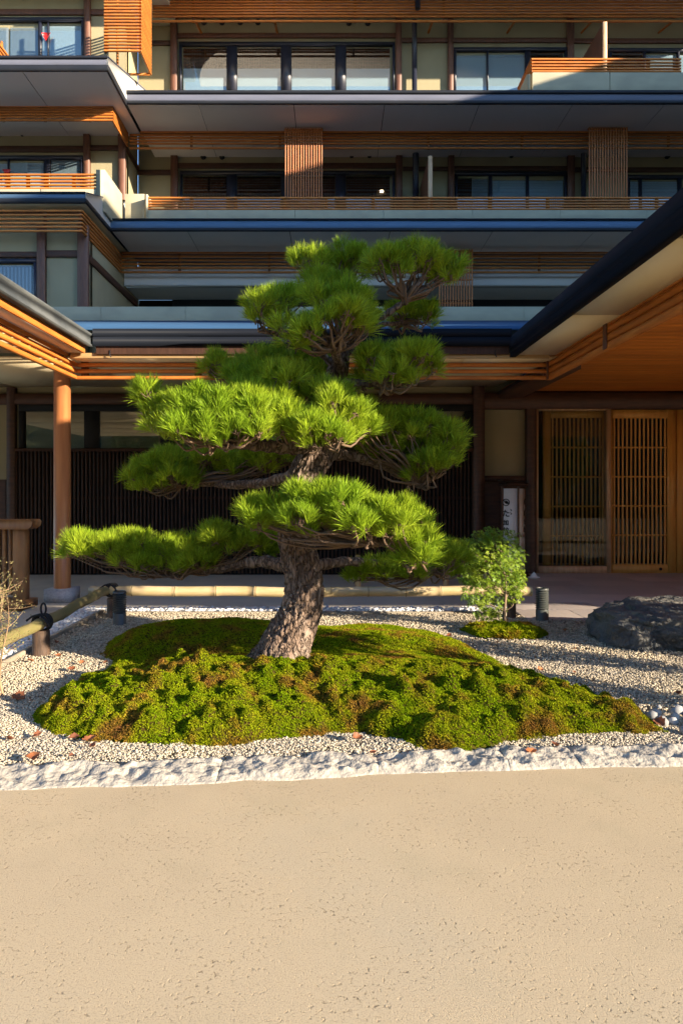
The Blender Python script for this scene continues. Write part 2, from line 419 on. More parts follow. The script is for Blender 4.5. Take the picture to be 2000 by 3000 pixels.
def bamboo_mat():
    m = mat('cut_bamboo', (.50, .38, .22), .45, (.40, .31, .15), 5, (1.2, 1.2, 6), coat=.15)
    return m
M['bamboo'] = bamboo_mat()
M['node'] = mat('bamboo_node_ring', (.16, .11, .05), .7, (.26, .19, .09), 20)
M['bamboo_g'] = mat('olive_bamboo', (.165, .145, .05), .55, (.21, .17, .075), 6, (4, 1, 4), coat=.1)

# ================================================================== SETTING
DW = 9.58     # ground floor wall
# the ground as one sheet
o = mobj('ground', [(-150, -150, -.05), (150, -150, -.05), (150, 150, -.05), (-150, 150, -.05)], [(0, 1, 2, 3)], M['ground'])
tag(o, 'bare ground round the inn', kind='structure')
# road in front: runs under the kerb line
def kerb_front(x): return 2.745 + (x - .04) * .083 + .012 * math.sin(x * 2.3)
KW = .205
n = 60; xs = np.linspace(-14, 14, n)
V = []; Fq = []
for i, x in enumerate(xs):
    V += [(x, -9.5, 0), (x, kerb_front(x) + .05, 0)]
for i in range(n - 1): Fq.append((2 * i, 2 * i + 2, 2 * i + 3, 2 * i + 1))
o = mobj('road', V, Fq, M['road']); tag(o, 'beige sanded drive in front of the garden', kind='structure')
# concrete walk behind the bamboo rail
o = box('path', None, M['path'], -9, 1.72, 6.66, DW + .1, -.06, -.004); tag(o, 'grey concrete walk along the slatted wall', kind='structure')
o = box('path', None, M['path'], -9, -2.42, 1.0, 6.655, -.06, -.006); tag(o, 'grey concrete walk left of the garden', kind='structure')
# entrance paving: joint bed and slabs
pav = box('paving', None, M['joint'], 1.73, 9, 6.0, DW + .1, -.06, .006); tag(pav, 'pinkish flagstone paving before the entrance', kind='structure')
rows = [6.01]
while rows[-1] < DW - .1: rows.append(rows[-1] + random.choice((.42, .55, .68)))
for r in range(len(rows) - 1):
    x = 1.74 + random.uniform(0, .25)
    if r % 1 == 0: edges = [1.74]
    xx = 1.74 + random.uniform(.3, .7)
    while xx < 7: edges.append(xx); xx += random.choice((.55, .7, .9))
    edges.append(7.2)
    for a, b2 in zip(edges[:-1], edges[1:]):
        dz = random.uniform(0, .004)
        box('flagstone', pav, M['tile'], a + .006, b2 - .006, rows[r] + .006, min(rows[r + 1] - .006, DW + .05), .0, .022 + dz)

# kerb stones
kerb = empty('kerb', (0, 2.85, 0)); tag(kerb, 'row of rough pale granite kerb stones along the drive', kind='structure')
cuts = [-3.2, -2.05, PX(250, 2.72), PX(640, 2.76), PX(1110, 2.8), PX(1490, 2.84), PX(1700, 2.86), 1.95, 2.9, 3.9]
for k in range(len(cuts) - 1):
    a, b2 = cuts[k] + .0008, cuts[k + 1] - .0008
    nu = max(24, int((b2 - a) / .009)); nv = 26
    U = np.linspace(0, 1, nu); W = np.linspace(0, 1, nv)
    UU, WW = np.meshgrid(U, W, indexing='ij')
    X = a + (b2 - a) * UU
    yf = np.array([kerb_front(x) for x in X[:, 0]])[:, None]
    wob = (fbm(X * 6, X * 0 + 7.3, 5) - .5) * .05
    wob2 = (fbm(X * 6, X * 0 + 53, 6) - .5) * .05
    Y = yf + wob + WW * (KW + wob2 - wob)
    prof = np.where(WW < .2, (WW / .2) ** .6 * .020, .020 + .010 * WW)
    rough = (fbm(X * 10, Y * 10, 20) - .5) * .034 + (fbm(X * 34, Y * 34, 40) - .5) * .022
    rid = np.abs(fbm(X * 7 + Y * 9, Y * 5 - X * 3, 60, 3) - .5) * .08
    Zz = -.006 + prof + (rough - rid + .012) * np.clip(WW * 4, .2, 1) * .9
    edge = np.clip(np.minimum(UU, 1 - UU) * (b2 - a) / .010, 0, 1)
    Zz = Zz - .004 * (1 - edge)
    Zz = np.maximum(Zz, .003); Zz[:, 0] = -.01; Zz[:, -1] = -.01
    V = np.stack([X, Y, Zz], -1).reshape(-1, 3)
    ii, jj = np.meshgrid(np.arange(nu - 1), np.arange(nv - 1), indexing='ij')
    Fq = np.stack([ii * nv + jj, (ii + 1) * nv + jj, (ii + 1) * nv + jj + 1, ii * nv + jj + 1], -1).reshape(-1, 4)
    mobj('kerb_stone', V, Fq, M['kerb'], kerb, smooth=True)

# gravel court bed
gb = mobj('gravel_bed', [(-2.14, 2.78, .004), (4.6, 3.05, .004), (4.6, 5.995, .004), (1.728, 5.995, .004), (1.728, 6.4, .004), (-2.14, 6.4, .004)], [(0, 1, 2, 3, 4, 5)], M['gravelbed'])
tag(gb, 'grey gravel bed of the little garden', kind='structure')
pb = mobj('pebble_bed', [(-2.45, 2.6, .001), (-2.13, 2.6, .001), (-2.13, 6.40, .001), (1.72, 6.40, .001), (1.72, 6.66, .001), (-2.45, 6.66, .001)], [(0, 1, 2, 3), (0, 3, 4, 5)], M['gravelbed'])
tag(pb, 'drain strip bed under the white pebbles', kind='structure')
ed = empty('edging', (0, 6.4, 0)); tag(ed, 'low concrete edging between gravel and white pebbles', kind='structure')
box('edging_bar', ed, M['edging'], -2.17, -2.125, 2.7, 6.42, -.02, .045)
box('edging_bar', ed, M['edging'], -2.12, 1.72, 6.385, 6.425, -.02, .03)

# ================================================================== INN BUILDING
inn = empty('inn_building', (0, DW, 0))
tag(inn, 'four storey timber and plaster inn with slatted eaves and balconies behind the pine', 'building')
def valance(D, px0, px1, ys, th, parent=inn, brk=()):
    """a run of level slats hung in front of the eave; ys: pixel rows; th thickness px"""
    f = box('slat_valance', parent, M['brown2'], PX(px0, D), PX(px1, D), D + .086, D + .11, PZ(ys[0], D) - .03, PZ(ys[0], D) + .03)
    for b in brk: box('hanger', f, M['brown2'], PX(b, D) - .03, PX(b, D) + .03, D + .042, D + .085, PZ(ys[-1], D) - .01, PZ(ys[0], D) + .02)
    for y in ys:
        box('slat', f, M['slat'], PX(px0, D), PX(px1, D), D, D + .04, PZ(y + th / 2, D), PZ(y - th / 2, D))
    return f
XS4 = PX(370, 16)           # verge of the top left eave, about -4.8
# ---- plaster walls
DM = 18.6
box('plaster_wall', inn, M['khaki'], -5.25, 13, DM, DM + .3, 7.0, 15.5)
box('plaster_wall', inn, M['khaki'], -13, -5.25, 17.4, 17.7, 7.0, 15.5)
box('plaster_wall', inn, M['khaki'], -5.56, -5.26, 17.71, DM - .01, 7.0, 15.5)
# 2nd floor left block
box('plaster_wall', inn, M['khaki'], -13, -5.31, 14.9, 15.2, 3.6, 7.2)
box('plaster_wall', inn, M['khaki'], -5.61, -5.312, 15.21, DM + .3, 3.6, 7.2)
# recess of the second floor
box('beam_band', inn, M['soffit'], -5.30, 13, 17.5, 17.7, PZ(836, 17.5), PZ(798, 17.5) + .15)
box('recess_ceiling', inn, M['soffit'], -5.30, 13, 17.71, DM + .25, PZ(836, 17.5), PZ(836, 17.5) + .05)
box('recess_back', inn, M['black'], -5.30, 13, DM + .26, DM + .3, 3.6, PZ(836, 17.5))

# ---- eaves
def eave(D0, D1, x0, x1, ztop, zsof, bands, parent=inn, verge=None):
    """sloping eave: fascia bands, soffit boards added apart"""
    mb = MB(); rise = .346
    mb.prism([(D0 + .05, zsof + .03), (D0 + .05, ztop - .012), (D1, ztop + (D1 - D0) * rise), (D1, zsof + .03)], 'x', x0 + .002, x1 - .02)
    return mb.build('eave_roof', M['dark'], parent)
def fascia(D0, x0, x1, rows, parent=inn):
    for (y0, y1, mt, out) in rows:
        box('fascia_band', parent, M[mt], x0, x1, D0 - out, D0 + .052, PZ(y1, D0), PZ(y0, D0))
# top main eave (between 3rd and 4th floor)
eave(16.0, DM, XS4, 13, PZ(268, 16), PZ(303, 16), None)
fascia(16.0, XS4, 13, [(266, 275.5, 'dark', .03), (276, 294.5, 'fascia', .0), (295, 303.5, 'dark', .012)])
js = [-4.80] + [PX(p, 16) for p in (580, 860, 1127, 1405, 1680, 1950)] + [9.9, 12]
zs = PZ(303, 16)
for a, b2 in zip(js[:-1], js[1:]):
    box('soffit_board', inn, M['soffit'], a + .008, b2 - .008, 16.056, DM - .01, zs + .012, zs + .028)
# left top eave
eave(14.67, 17.4, -13, XS4, PZ(168, 14.67), PZ(206, 14.67), None)
fascia(14.67, -13, XS4, [(165, 173, 'dark', .03), (173.5, 190, 'fascia', 0), (190.5, 206.5, 'dark', .012)])
zs2 = PZ(206, 14.67)
for a, b2 in zip([-11.3, -9.1, PX(62, 14.67)], [-9.1, PX(62, 14.67), XS4 - .03]):
    box('soffit_board', inn, M['soffit'], a + .008, b2 - .008, 14.73, 17.39, zs2 + .006, zs2 + .026)
mb = MB(); mb.prism([(14.67, PZ(190, 14.67)), (14.67, PZ(169, 14.67)), (17.75, PZ(169, 14.67) + 3.08 * .346), (17.75, PZ(190, 14.67))], 'x', XS4 - .018, XS4 + .012)
vg = mb.build('verge_board', M['verge'], inn)
box('verge_drip', vg, M['dark'], XS4 - .02, XS4 + .022, 14.66, 15.985, zs2, PZ(190, 14.67) - .002)
mb = MB(); mb.prism([(14.66, PZ(169, 14.67)), (14.66, PZ(169, 14.67) + .02), (17.8, PZ(169, 14.67) + .02 + 3.14 * .346), (17.8, PZ(169, 14.67) + 3.14 * .346)], 'x', XS4 - .03, XS4 + .03)
mb.build('verge_cap', M['fascia'], vg)
# lower main eave (between 2nd and 3rd floor)
XS3 = -5.18
eave(16.0, DM, XS3, 13, PZ(645, 16), PZ(676, 16), None)
fascia(16.0, XS3, 13, [(641, 646, 'dark', .03), (646.5, 667.5, 'fascia_b', 0), (668, 676.5, 'dark', .012)])
js = [XS3 + .02] + [PX(p, 16) for p in (548, 848, 1143, 1445, 1745)] + [8.6, 11]
zs = PZ(676, 16)
for a, b2 in zip(js[:-1], js[1:]):
    box('soffit_board', inn, M['soffit'], a + .008, b2 - .008, 16.056, 17.49, zs + .012, zs + .028)
# left lower eave
D3 = 14.42
eave(D3, 17.4, -13, XS3, PZ(566, D3), PZ(594, D3), None)
fascia(D3, -13, XS3, [(563, 567, 'dark', .03), (567.5, 581, 'fascia_b', 0), (581.5, 594, 'dark', .012)])
zs3 = PZ(594, D3)
box('soffit_board', inn, M['soffit_l'], -13, XS3 - .03, D3 + .06, 17.4, zs3 + .006, zs3 + .026)
mb = MB(); mb.prism([(D3, PZ(582, D3)), (D3, PZ(566, D3)), (18.5, PZ(566, D3) + 4.08 * .346), (18.5, PZ(582, D3))], 'x', XS3 - .018, XS3 + .012)
vg = mb.build('verge_board', M['verge'], inn)
box('verge_drip', vg, M['dark'], XS3 - .02, XS3 + .022, D3 - .01, 15.985, zs3, PZ(582, D3) - .002)
mb = MB(); mb.prism([(D3, PZ(566, D3)), (D3, PZ(566, D3) + .02), (18.5, PZ(566, D3) + .02 + 4.08 * .346), (18.5, PZ(566, D3) + 4.08 * .346)], 'x', XS3 - .03, XS3 + .03)
mb.build('verge_cap', M['fascia'], vg)

# eaves invented above the frame, added to keep the top floor in shade
mb = MB(); mb.prism([(15.06, 14.2), (15.06, 14.5), (DM + .3, 15.5), (DM + .3, 14.2)], 'x', -4.2, 13); mb.build('eave_roof', M['soffit'], inn)
mb = MB(); mb.prism([(15.9, 13.85), (15.9, 14.1), (DM + .3, 15.0), (DM + .3, 13.85)], 'x', -13, -4.21); mb.build('eave_roof', M['soffit'], inn)
# ---- slat valances under the eaves
DV = 17.25
valance(DV, 380, 2150, [386, 394.5, 403, 411.5, 420, 433], 4.6, brk=(560, 820, 1255, 1530, 1960))
valance(16.04, -60, 332, [310, 318, 326, 334, 342, 351], 5.2, brk=(8, 130, 262))
valance(DV, 357, 2000, [740, 751, 762, 773, 784, 797], 5.0, brk=(525, 788, 1080, 1580))
valance(14.5, -90, 242, [617, 629, 641, 653, 664, 676], 5.4, brk=(130, 232))
valance(17.8, 447, 2150, [-22, -13, -4, 4.5, 13, 21.5, 30, 38.5, 47, 61], 4.8, brk=(565, 802, 1040, 1300))
# returns of the valances along the left block
def side_valance(X, Da, Db, zs_, th, name='slat_return'):
    f = box(name, inn, M['brown2'], X - .08, X - .045, Da + .3, Da + .36, zs_[-1], zs_[0])
    box('hanger', f, M['brown2'], X - .08, X - .045, Db - .4, Db - .34, zs_[-1], zs_[0])
    for z in zs_: box('slat', f, M['slat'], X - .04, X, Da + .002, Db, z - th / 2, z + th / 2)
side_valance(PX(332, 16.04), 16.04, DV, [PZ(y, 16.04) for y in (310, 318, 326, 334, 342, 351)], .040)
side_valance(PX(242, 14.5), 14.5, DV, [PZ(y, 14.5) for y in (617, 629, 641, 653, 664, 676)], .038)
# upright lattice panels
def upright_lattice(px0, px1, py0, py1, D, n):
    v = MB()
    for y in (py0 + 4, (py0 + py1) / 2 + 5, py1 - 10): v.box(PX(px0, D), PX(px1, D), D + .032, D + .06, PZ(y, D) - .018, PZ(y, D) + .018)
    f = v.build('upright_lattice', M['slat_v'], inn)
    for k in range(n):
        p = px0 + (px1 - px0) * (k + .5) / n
        box('lattice_bar', f, M['slat_v'], PX(p, D) - .016, PX(p, D) + .016, D, D + .031, PZ(py1, D), PZ(py0, D))
upright_lattice(832, 946, 374, 612, 16.95, 15)
upright_lattice(1722, 1839, 372, 612, 16.95, 15)
upright_lattice(1283, 1386, 730, 897, 16.95, 13)

# ---- posts and rails in the upper walls
def post(px0, px1, py0, py1, D, m='brown2', dep=.12, name='post'): return pbox(name, inn, M[m], px0, px1, py0, py1, D - dep, dep)
for a, b2 in ((499, 518), (1159, 1176), (1312, 1328), (1662, 1681)):
    post(a, b2, 40, 275, DM); post(a + 1, b2 + 2, 440, 640, DM)
post(518, 1159, 96, 109, DM - .002, 'brown2', .05, 'wall_rail'); post(1176, 1312, 110, 123, DM - .002, 'brown2', .05, 'wall_rail'); post(1328, 1662, 110, 123, DM - .002, 'brown2', .05, 'wall_rail')
post(1681, 2080, 112, 125, DM - .002, 'brown2', .05, 'wall_rail'); post(440, 499, 118, 131, DM - .002, 'brown', .05, 'wall_rail')
post(520, 1159, 477, 492, DM - .002, 'brown', .05, 'wall_rail'); post(1180, 1312, 488, 499, DM - .002, 'brown', .05, 'wall_rail'); post(1330, 1662, 486, 499, DM - .002, 'brown', .05, 'wall_rail')
post(398, 499, 497, 511, DM - .002, 'brown', .05, 'wall_rail'); post(1683, 2080, 490, 503, DM - .002, 'brown', .05, 'wall_rail')
post(246, 263, -30, 200, 17.4); post(244, 262, 360, 560, 17.4); post(346, 366.5, 360, 585, 17.41)
post(-60, 246, 26, 42, 17.398, 'brown2', .05, 'wall_rail'); post(263, 330, 26, 42, 17.398, 'brown2', .05, 'wall_rail')
post(-60, 244, 427, 444, 17.398, 'brown', .05, 'wall_rail'); post(262, 346, 425, 439, 17.398, 'brown', .05, 'wall_rail')
box('wall_rail', inn, M['brown'], -5.255, -5.21, 17.42, DM - .06, PZ(439, 17.4), PZ(425, 17.4))
# second floor left block
post(108, 131, 660, 930, 14.9, 'brown2'); post(227, 257.5, 660, 930, 14.91, 'brown2')
post(-60, 108, 737, 753, 14.898, 'brown', .05, 'wall_rail'); post(131, 227, 733, 752, 14.898, 'brown', .05, 'wall_rail')
box('wall_rail', inn, M['brown'], -5.312, -5.27, 14.93, DM, PZ(766, 14.9), PZ(744, 14.9))

# ---- windows
def window(D, px0, px1, py0, py1, muls, panes, parent=inn, fm='frame', dep=.10):
    """frame as one part; each pane a sub-part; panes: (px0, px1, py0, kind)"""
    v = MB(); Df = D - dep
    x0, x1, z0, z1 = PX(px0, Df), PX(px1, Df), PZ(py1, Df), PZ(py0, Df)
    t = .09
    v.box(x0, x1, Df, D - .004, z1 - t, z1); v.box(x0, x0 + t * .7, Df, D - .004, z0, z1 - t); v.box(x1 - t * .7, x1, Df, D - .004, z0, z1 - t)
    for a, b2 in muls: v.box(PX(a, Df), PX(b2, Df), Df + .01, D - .004, z0, z1 - t)
    f = v.build('window', M[fm], parent)
    for a, b2, y0, kind in panes:
        xa, xb, zt = PX(a, Df), PX(b2, Df), PZ(y0, Df)
        box('pane', f, M['glass'], xa, xb, Df + .03, Df + .036, z0, zt)
        if kind == 'paper': box('paper_screen', f, M['paper'], xa, xb, D - .03, D - .008, z0, zt)
        elif kind == 'blind': box('blind', f, M['blind'], xa, xb, D - .03, D - .008, z0, zt)
        elif kind == 'tan': box('blind', f, M['tanblind'], xa, xb, D - .03, D - .008, z0, zt)
        elif kind == 'dark': box('dark_room', f, M['black'], xa, xb, D - .03, D - .008, z0, zt)
        elif kind == 'vert':
            box('dark_room', f, M['black'], xa, xb, D - .016, D - .008, z0, zt)
            nb = 13
            for k in range(nb):
                xx = xa + (xb - xa) * (k + .5) / nb
                box('blind_vane', f, M['blind'], xx - .018, xx + .018, D - .04, D - .018, z0, zt - .03)
        elif kind == 'shoji':
            zm = PZ(196, Df)
            box('paper_screen', f, M['paper'], xa, xb, D - .03, D - .008, z0, zm - .003)
            box('dark_room', f, M['black'], xa, xb, D - .014, D - .008, zm, zt)
            g = MB()
            for k in range(17):
                xx = xa + (xb - xa) * (k + .5) / 17
                g.box(xx - .012, xx + .012, D - .040, D - .018, zm, zt)
            for k in range(1, 6):
                zz = zm + (zt - zm) * k / 6
                g.box(xa, xb, D - .046, D - .041, zz - .012, zz + .012)
            g.build('shoji_lattice', M['brown2'], f)
        elif kind == 'grid':
            box('dark_room', f, M['black'], xa, xb, D - .014, D - .008, z0, zt)
            g = MB()
            for k in range(15):
                xx = xa + (xb - xa) * (k + .5) / 15
                g.box(xx - .009, xx + .009, D - .040, D - .018, z0, zt)
            for k in range(1, 9):
                zz = z0 + (zt - z0) * k / 9
                g.box(xa, xb, D - .046, D - .041, zz - .01, zz + .01)
            g.build('shoji_lattice', M['brown'], f)
    return f
mul4 = [(664, 694), (823, 853), (982, 1013)]
window(DM, 525, 1156, 122, 275, mul4, [(536, 663, 137, 'shoji'), (695, 822, 137, 'shoji'), (854, 981, 137, 'shoji'), (1014, 1142, 137, 'shoji')])
window(DM, 527, 1156, 500, 640, mul4, [(536, 663, 513, 'grid'), (695, 822, 513, 'grid'), (854, 981, 513, 'grid'), (1014, 1142, 513, 'grid')])
window(DM, 1329, 1661, 138, 275, [(1426, 1430), (1538, 1552)], [(1332, 1425, 158, 'paper'), (1431, 1537, 156, 'paper'), (1553, 1650, 150, 'dark')])
window(DM, 1784, 2090, 140, 275, [(1884, 1890), (1984, 1990)], [(1788, 1883, 150, 'dark'), (1891, 1983, 158, 'paper'), (1991, 2080, 158, 'paper')])
window(DM, 1333, 1660, 502, 640, [(1432, 1441), (1541, 1549)], [(1337, 1382, 520, 'dark'), (1384, 1430, 522, 'blind'), (1442, 1540, 526, 'paper'), (1550, 1650, 526, 'paper')])
window(DM, 1838, 2090, 512, 640, [(1872, 1880), (1986, 1996)], [(1842, 1871, 529, 'paper'), (1881, 1985, 529, 'paper')])
w = window(17.4, -60, 246, 50, 200, [(112, 121), (139, 142)], [(-55, 22, 76, 'blind'), (28, 111, 76, 'blind'), (122, 138, 72, 'paper'), (143, 240, 72, 'paper')])
def triangle(px0, px1, py0, py1, D, parent):
    v = MB(); v.prism([(PX(px0, D), PZ(py0, D)), (PX(px1, D), PZ(py0, D)), (PX((px0 + px1) / 2, D), PZ(py1, D))], 'y', D - .006, D)
    v.build('red_triangle_marker', M['red'], parent)
triangle(122, 149, 96, 120, 17.25, w)
w = window(17.4, -60, 243, 455, 590, [(128, 146), (22, 26)], [(-55, 21, 476, 'paper'), (27, 127, 474, 'paper'), (147, 238, 466, 'blind')])
triangle(8, 34, 496, 520, 17.25, w)
window(14.9, -60, 107, 757, 930, [], [(-50, 92, 776, 'vert'), (94, 104, 780, 'paper')])
# second floor recess: dark strip window with a thin frame
pbox('strip_window', inn, M['frame'], 505, 2000, 876, 905, DM + .2, .05)
# lit lamp seen in the third floor room
lm = bpy.data.materials.new('lit_lamp'); lm.use_nodes = True
b = lm.node_tree.nodes['Principled BSDF']; b.inputs['Emission Color'].default_value = (1, .8, .5, 1); b.inputs['Emission Strength'].default_value = 5
mb = MB(); mb.tube([P3(1113, 560.5, DM - .075), P3(1122, 560.5, DM - .075)], .028, 10); mb.build('room_lamp', lm, inn, True)

# ---- round vents
for px, py, D in ((597, 62, DM), (650, 62, DM), (703, 62, DM), (755, 62, DM), (1022, 64, DM), (1077, 64, DM), (595, 457, DM), (650, 457, DM), (1030, 452, DM), (1082, 452, DM), (1498, 452, DM), (1955, 455, DM), (64, 388, 17.4)):
    c = P3(px, py, D - .06); mb = MB()
    mb.tube([c + Vector((0, .06, 0)), c, c + Vector((0, -.01, 0))], [.075, .075, .05], 14)
    mb.build('round_vent', M['dark'], inn, False)
# struts beneath the top valance
for px in (575, 806, 1265, 1505, 1730, 1965):
    sgn = (px - 970) / 1000
    a = P3(px, 66, 17.85); c = Vector((a.x, DM - .06, PZ(100, DM)))
    mb = MB(); mb.tube([a, c], .035, 4); mb.build('strut', M['slat'], inn)
# ---- down pipes
for px0, px1, y0, y1 in ((1206, 1221, 60, 275), (1208, 1226, 430, 640)):
    c = PX((px0 + px1) / 2, DM - .2); r = (PX(px1, DM) - PX(px0, DM)) / 2
    mb = MB(); mb.tube([(c, DM - .2, PZ(y1, DM - .2)), (c, DM - .2, PZ(y0, DM - .2))], r, 12); mb.build('downpipe', M['frame'], inn, True)
mb = MB(); mb.tube([(PX(1708, DM - .2), DM - .2, PZ(640, DM)), (PX(1708, DM - .2), DM - .2, PZ(425, DM))], .07, 12); mb.build('downpipe', M['frame'], inn, True)
mb = MB(); mb.tube([(PX(1223, 17.6), 17.6, PZ(26, 17.6)), (PX(1223, 17.6), 17.6, PZ(-40, 17.6))], .07, 12); mb.build('downpipe', M['frame'], inn, True)
# ---- partitions between balconies
def partition(px, py0, py1, Da, Db):
    X = PX(px, Da); z1 = PZ(py0, Da); z0 = PZ(py1, Da) - .5
    p = box('partition', inn, M['brown2'], X - .03, X + .03, Da + .05, Db, z0, z1)
    box('partition_edge', p, M['doorpale'], X - .05, X + .05, Da, Da + .052, z0, z1)
partition(1771, 63, 262, 16.7, DM - .01)
partition(1260, 456, 640, 16.9, DM - .01)
# ---- balconies
def rail(D, px0, px1, ys, th, brk, name='balcony_rail'):
    v = MB()
    for b in brk: v.box(PX(b, D) - .04, PX(b, D) + .04, D + .041, D + .08, PZ(ys[-1], D) - .02, PZ(ys[0], D))
    f = v.build(name, M['slat'], inn)
    for k, y in enumerate(ys): box('slat', f, M['slat'], PX(px0, D), PX(px1, D), D, D + .04, PZ(y + th / 2, D), PZ(y - th / 2, D))
    return f
rail(16.5, 434, 2100, [579, 588, 596, 604, 612], 4.6, (560, 690, 835, 955, 1093, 1265, 1435, 1605, 1740, 1925))
rail(15.5, -60, 281, [511, 521, 531, 541, 551], 5.0, (22, 80, 135, 215))
js = [PX(418, 16.5)] + [PX(p, 16.5) for p in (607, 864, 1123, 1383, 1640, 1893)] + [9.9]
for a, b2 in zip(js[:-1], js[1:]): box('parapet_panel', inn, M['conc'], a + .005, b2 - .005, 16.5, 16.62, PZ(660, 16.5), PZ(615.5, 16.5))
for a, b2 in ((-60, 118), (121, 281)): box('parapet_panel', inn, M['conc'], PX(a, 15.5), PX(b2, 15.5), 15.5, 15.62, PZ(600, 15.5), PZ(554, 15.5))
box('parapet_end', inn, M['conc'], PX(282, 15.46), PX(308, 15.46), 15.46, 16.75, PZ(620, 15.46), PZ(497, 15.46))
box('parapet_end', inn, M['conc'], PX(367, 16.7), PX(424, 16.7), 16.7, 16.8, PZ(640, 16.7), PZ(568, 16.7))
box('parapet_end', inn, M['conc'], PX(424, 16.46), PX(433, 16.46), 16.46, 16.81, PZ(640, 16.46), PZ(569, 16.46))
# top right balcony
rail(16.3, 1559, 1994, [172.5, 182, 191, 200, 208], 4.6, (1650, 1785, 1900))
X = PX(1559, 16.3)
v = MB(); v.box(X, X + .03, 17.6, 17.66, PZ(208, 16.3), PZ(172, 16.3)); f = v.build('rail_return', M['slat'], inn)
for y in (172.5, 182, 191, 200, 208): box('slat', f, M['slat'], X - .04, X - .002, 16.3, 17.5, PZ(y + 2.3, 16.3), PZ(y - 2.3, 16.3))
for a, b2 in ((1560, 1784), (1786.5, 2010)): box('parapet_panel', inn, M['conc'], PX(a, 16.3), PX(b2, 16.3), 16.3, 16.42, PZ(285, 16.3), PZ(212, 16.3))
box('parapet_panel', inn, M['conc'], X - .12, X - .002, 16.35, 17.4, PZ(285, 16.3), PZ(214, 16.3))
# left top balcony end seen at the picture's edge
v = MB(); Xl = PX(0, 15.0); v.box(Xl - .08, Xl - .045, 15.2, 15.26, 10.6, 11.2); f = v.build('rail_return', M['slat'], inn)
for k in range(5): box('slat', f, M['slat'], Xl - .04, Xl, 14.75, 15.5, PZ(128 + k * 13, 15.0) - .02, PZ(128 + k * 13, 15.0) + .02)
# hanging lattice box of the top floor
Dq, Dr = 15.7, 16.6
Xa, Xb = PX(305, Dq), PX(410, Dq); zb = PZ(150, Dq)
v = MB()
for (x, y) in ((Xa, Dq), (Xb - .05, Dq), (Xb - .05, Dr - .05), (Xa, Dr - .05)): v.box(x + .002, x + .048, y + .042, y + .09, zb, zb + 2.2)
v.box(Xa, Xb - .002, Dr - .05, Dr - .01, zb - .02, zb + .02)
f = v.build('lattice_box', M['slat'], inn)
for k in range(26):
    z = zb + .02 + k * .075
    box('slat', f, M['slat'], Xa, Xb, Dq, Dq + .04, z - .019, z + .019)
    box('slat', f, M['slat'], Xb - .002, Xb + .038, Dq + .002, Dr, z - .019, z + .019)

# ---- ground floor roof, gutter and eave
DE, DS = 6.75, 7.1
XL, XR = -2.36, 1.78       # eave lines of the two canopies
zr0 = PZ(957, DE); zr1 = PZ(939, 14.8)
mb = MB(); mb.prism([(DE + .06, zr0 - .02), (14.8, zr1 - .02), (14.8, zr1), (DE + .06, zr0)], 'x', -12, 12)
rf = mb.build('lower_roof', M['roof'], inn)
js = [-9.2, -7.4, PX(52, 14.8), PX(298, 14.8), PX(544, 14.8), PX(790, 14.8), PX(1036, 14.8), PX(1282, 14.8), PX(1532, 14.8), 5.98, 7.8, 9.6]
for a, b2 in zip(js[:-1], js[1:]): box('parapet_panel', inn, M['conc'], a + .006, b2 - .006, 14.76, 14.86, zr1 - .12, PZ(900, 14.8))
# gutter: two stepped troughs
mb = MB()
mb.prism([(DE - .02, PZ(985, DE)), (DE - .02, PZ(964, DE)), (DE + .055, PZ(962, DE)), (DE + .055, PZ(985, DE))], 'x', XL + .01, XR - .004)
mb.build('gutter_upper', M['gutter'], inn)
mb = MB()
mb.prism([(DE + .03, PZ(1012, DE)), (DE - .012, PZ(1007, DE)), (DE - .012, PZ(987, DE)), (DE + .05, PZ(986, DE)), (DE + .05, PZ(1012, DE))], 'x', XL + .01, XR - .004)
mb.build('gutter_lower', M['gutter'], inn)
box('eave_board', inn, M['darkslat'], XL + .02, XR - .01, DE + .052, DE + .08, PZ(1034, DE), PZ(985, DE))
box('eave_trim', inn, M['trim'], XL - .25, XR + .4, DE + .084, DE + .11, PZ(1044, DE), PZ(1029, DE))
for px in (322, 1450):
    mb = MB(); mb.tube([P3(px, 1026, DE + .05), P3(px, 1040, DE + .045), P3(px + 4, 1046, DE + .06)], .006, 6); mb.build('eave_hook', M['dark'], inn)
# soffit boards of the low eave, rising a little towards the wall
def soffit_quad(x0, x1, y0, y1, z0, z1, parent, m):
    V = [(x0, y0, z0), (x1, y0, z0), (x1, y1, z1), (x0, y1, z1), (x0, y0, z0 + .02), (x1, y0, z0 + .02), (x1, y1, z1 + .02), (x0, y1, z1 + .02)]
    return mobj('soffit_board', V, [(0, 3, 2, 1), (4, 5, 6, 7), (0, 1, 5, 4), (2, 3, 7, 6), (0, 4, 7, 3), (1, 2, 6, 5)], m, parent)
zsa, zsb = PZ(1044, DE) + .005, PZ(1134, DW)
sx = [-6.2, -4.4, -2.6, -.8, 1.0, 1.36, 2.28]
for a, b2 in zip(sx[:-1], sx[1:]): soffit_quad(a + .004, b2 - .004, DE + .112, DW - .002, zsa, zsb, inn, M['soffit_l'])
# low slat valance
low_z = [PZ(y, DS) for y in (1050, 1069, 1087, 1106)]
f = box('slat_valance', inn, M['brown2'], -2.6, 2.25, DS + .09, DS + .12, low_z[0] - .02, low_z[0] + .02)
for p in (244, 578, 900, 1606): box('hanger', f, M['brown2'], PX(p, DS) - .035, PX(p, DS) + .035, DS + .041, DS + .088, low_z[-1] - .01, low_z[0] + .03)
for z in low_z: box('slat', f, M['slat'], -2.64, 2.29, DS, DS + .04, z - .019, z + .019)

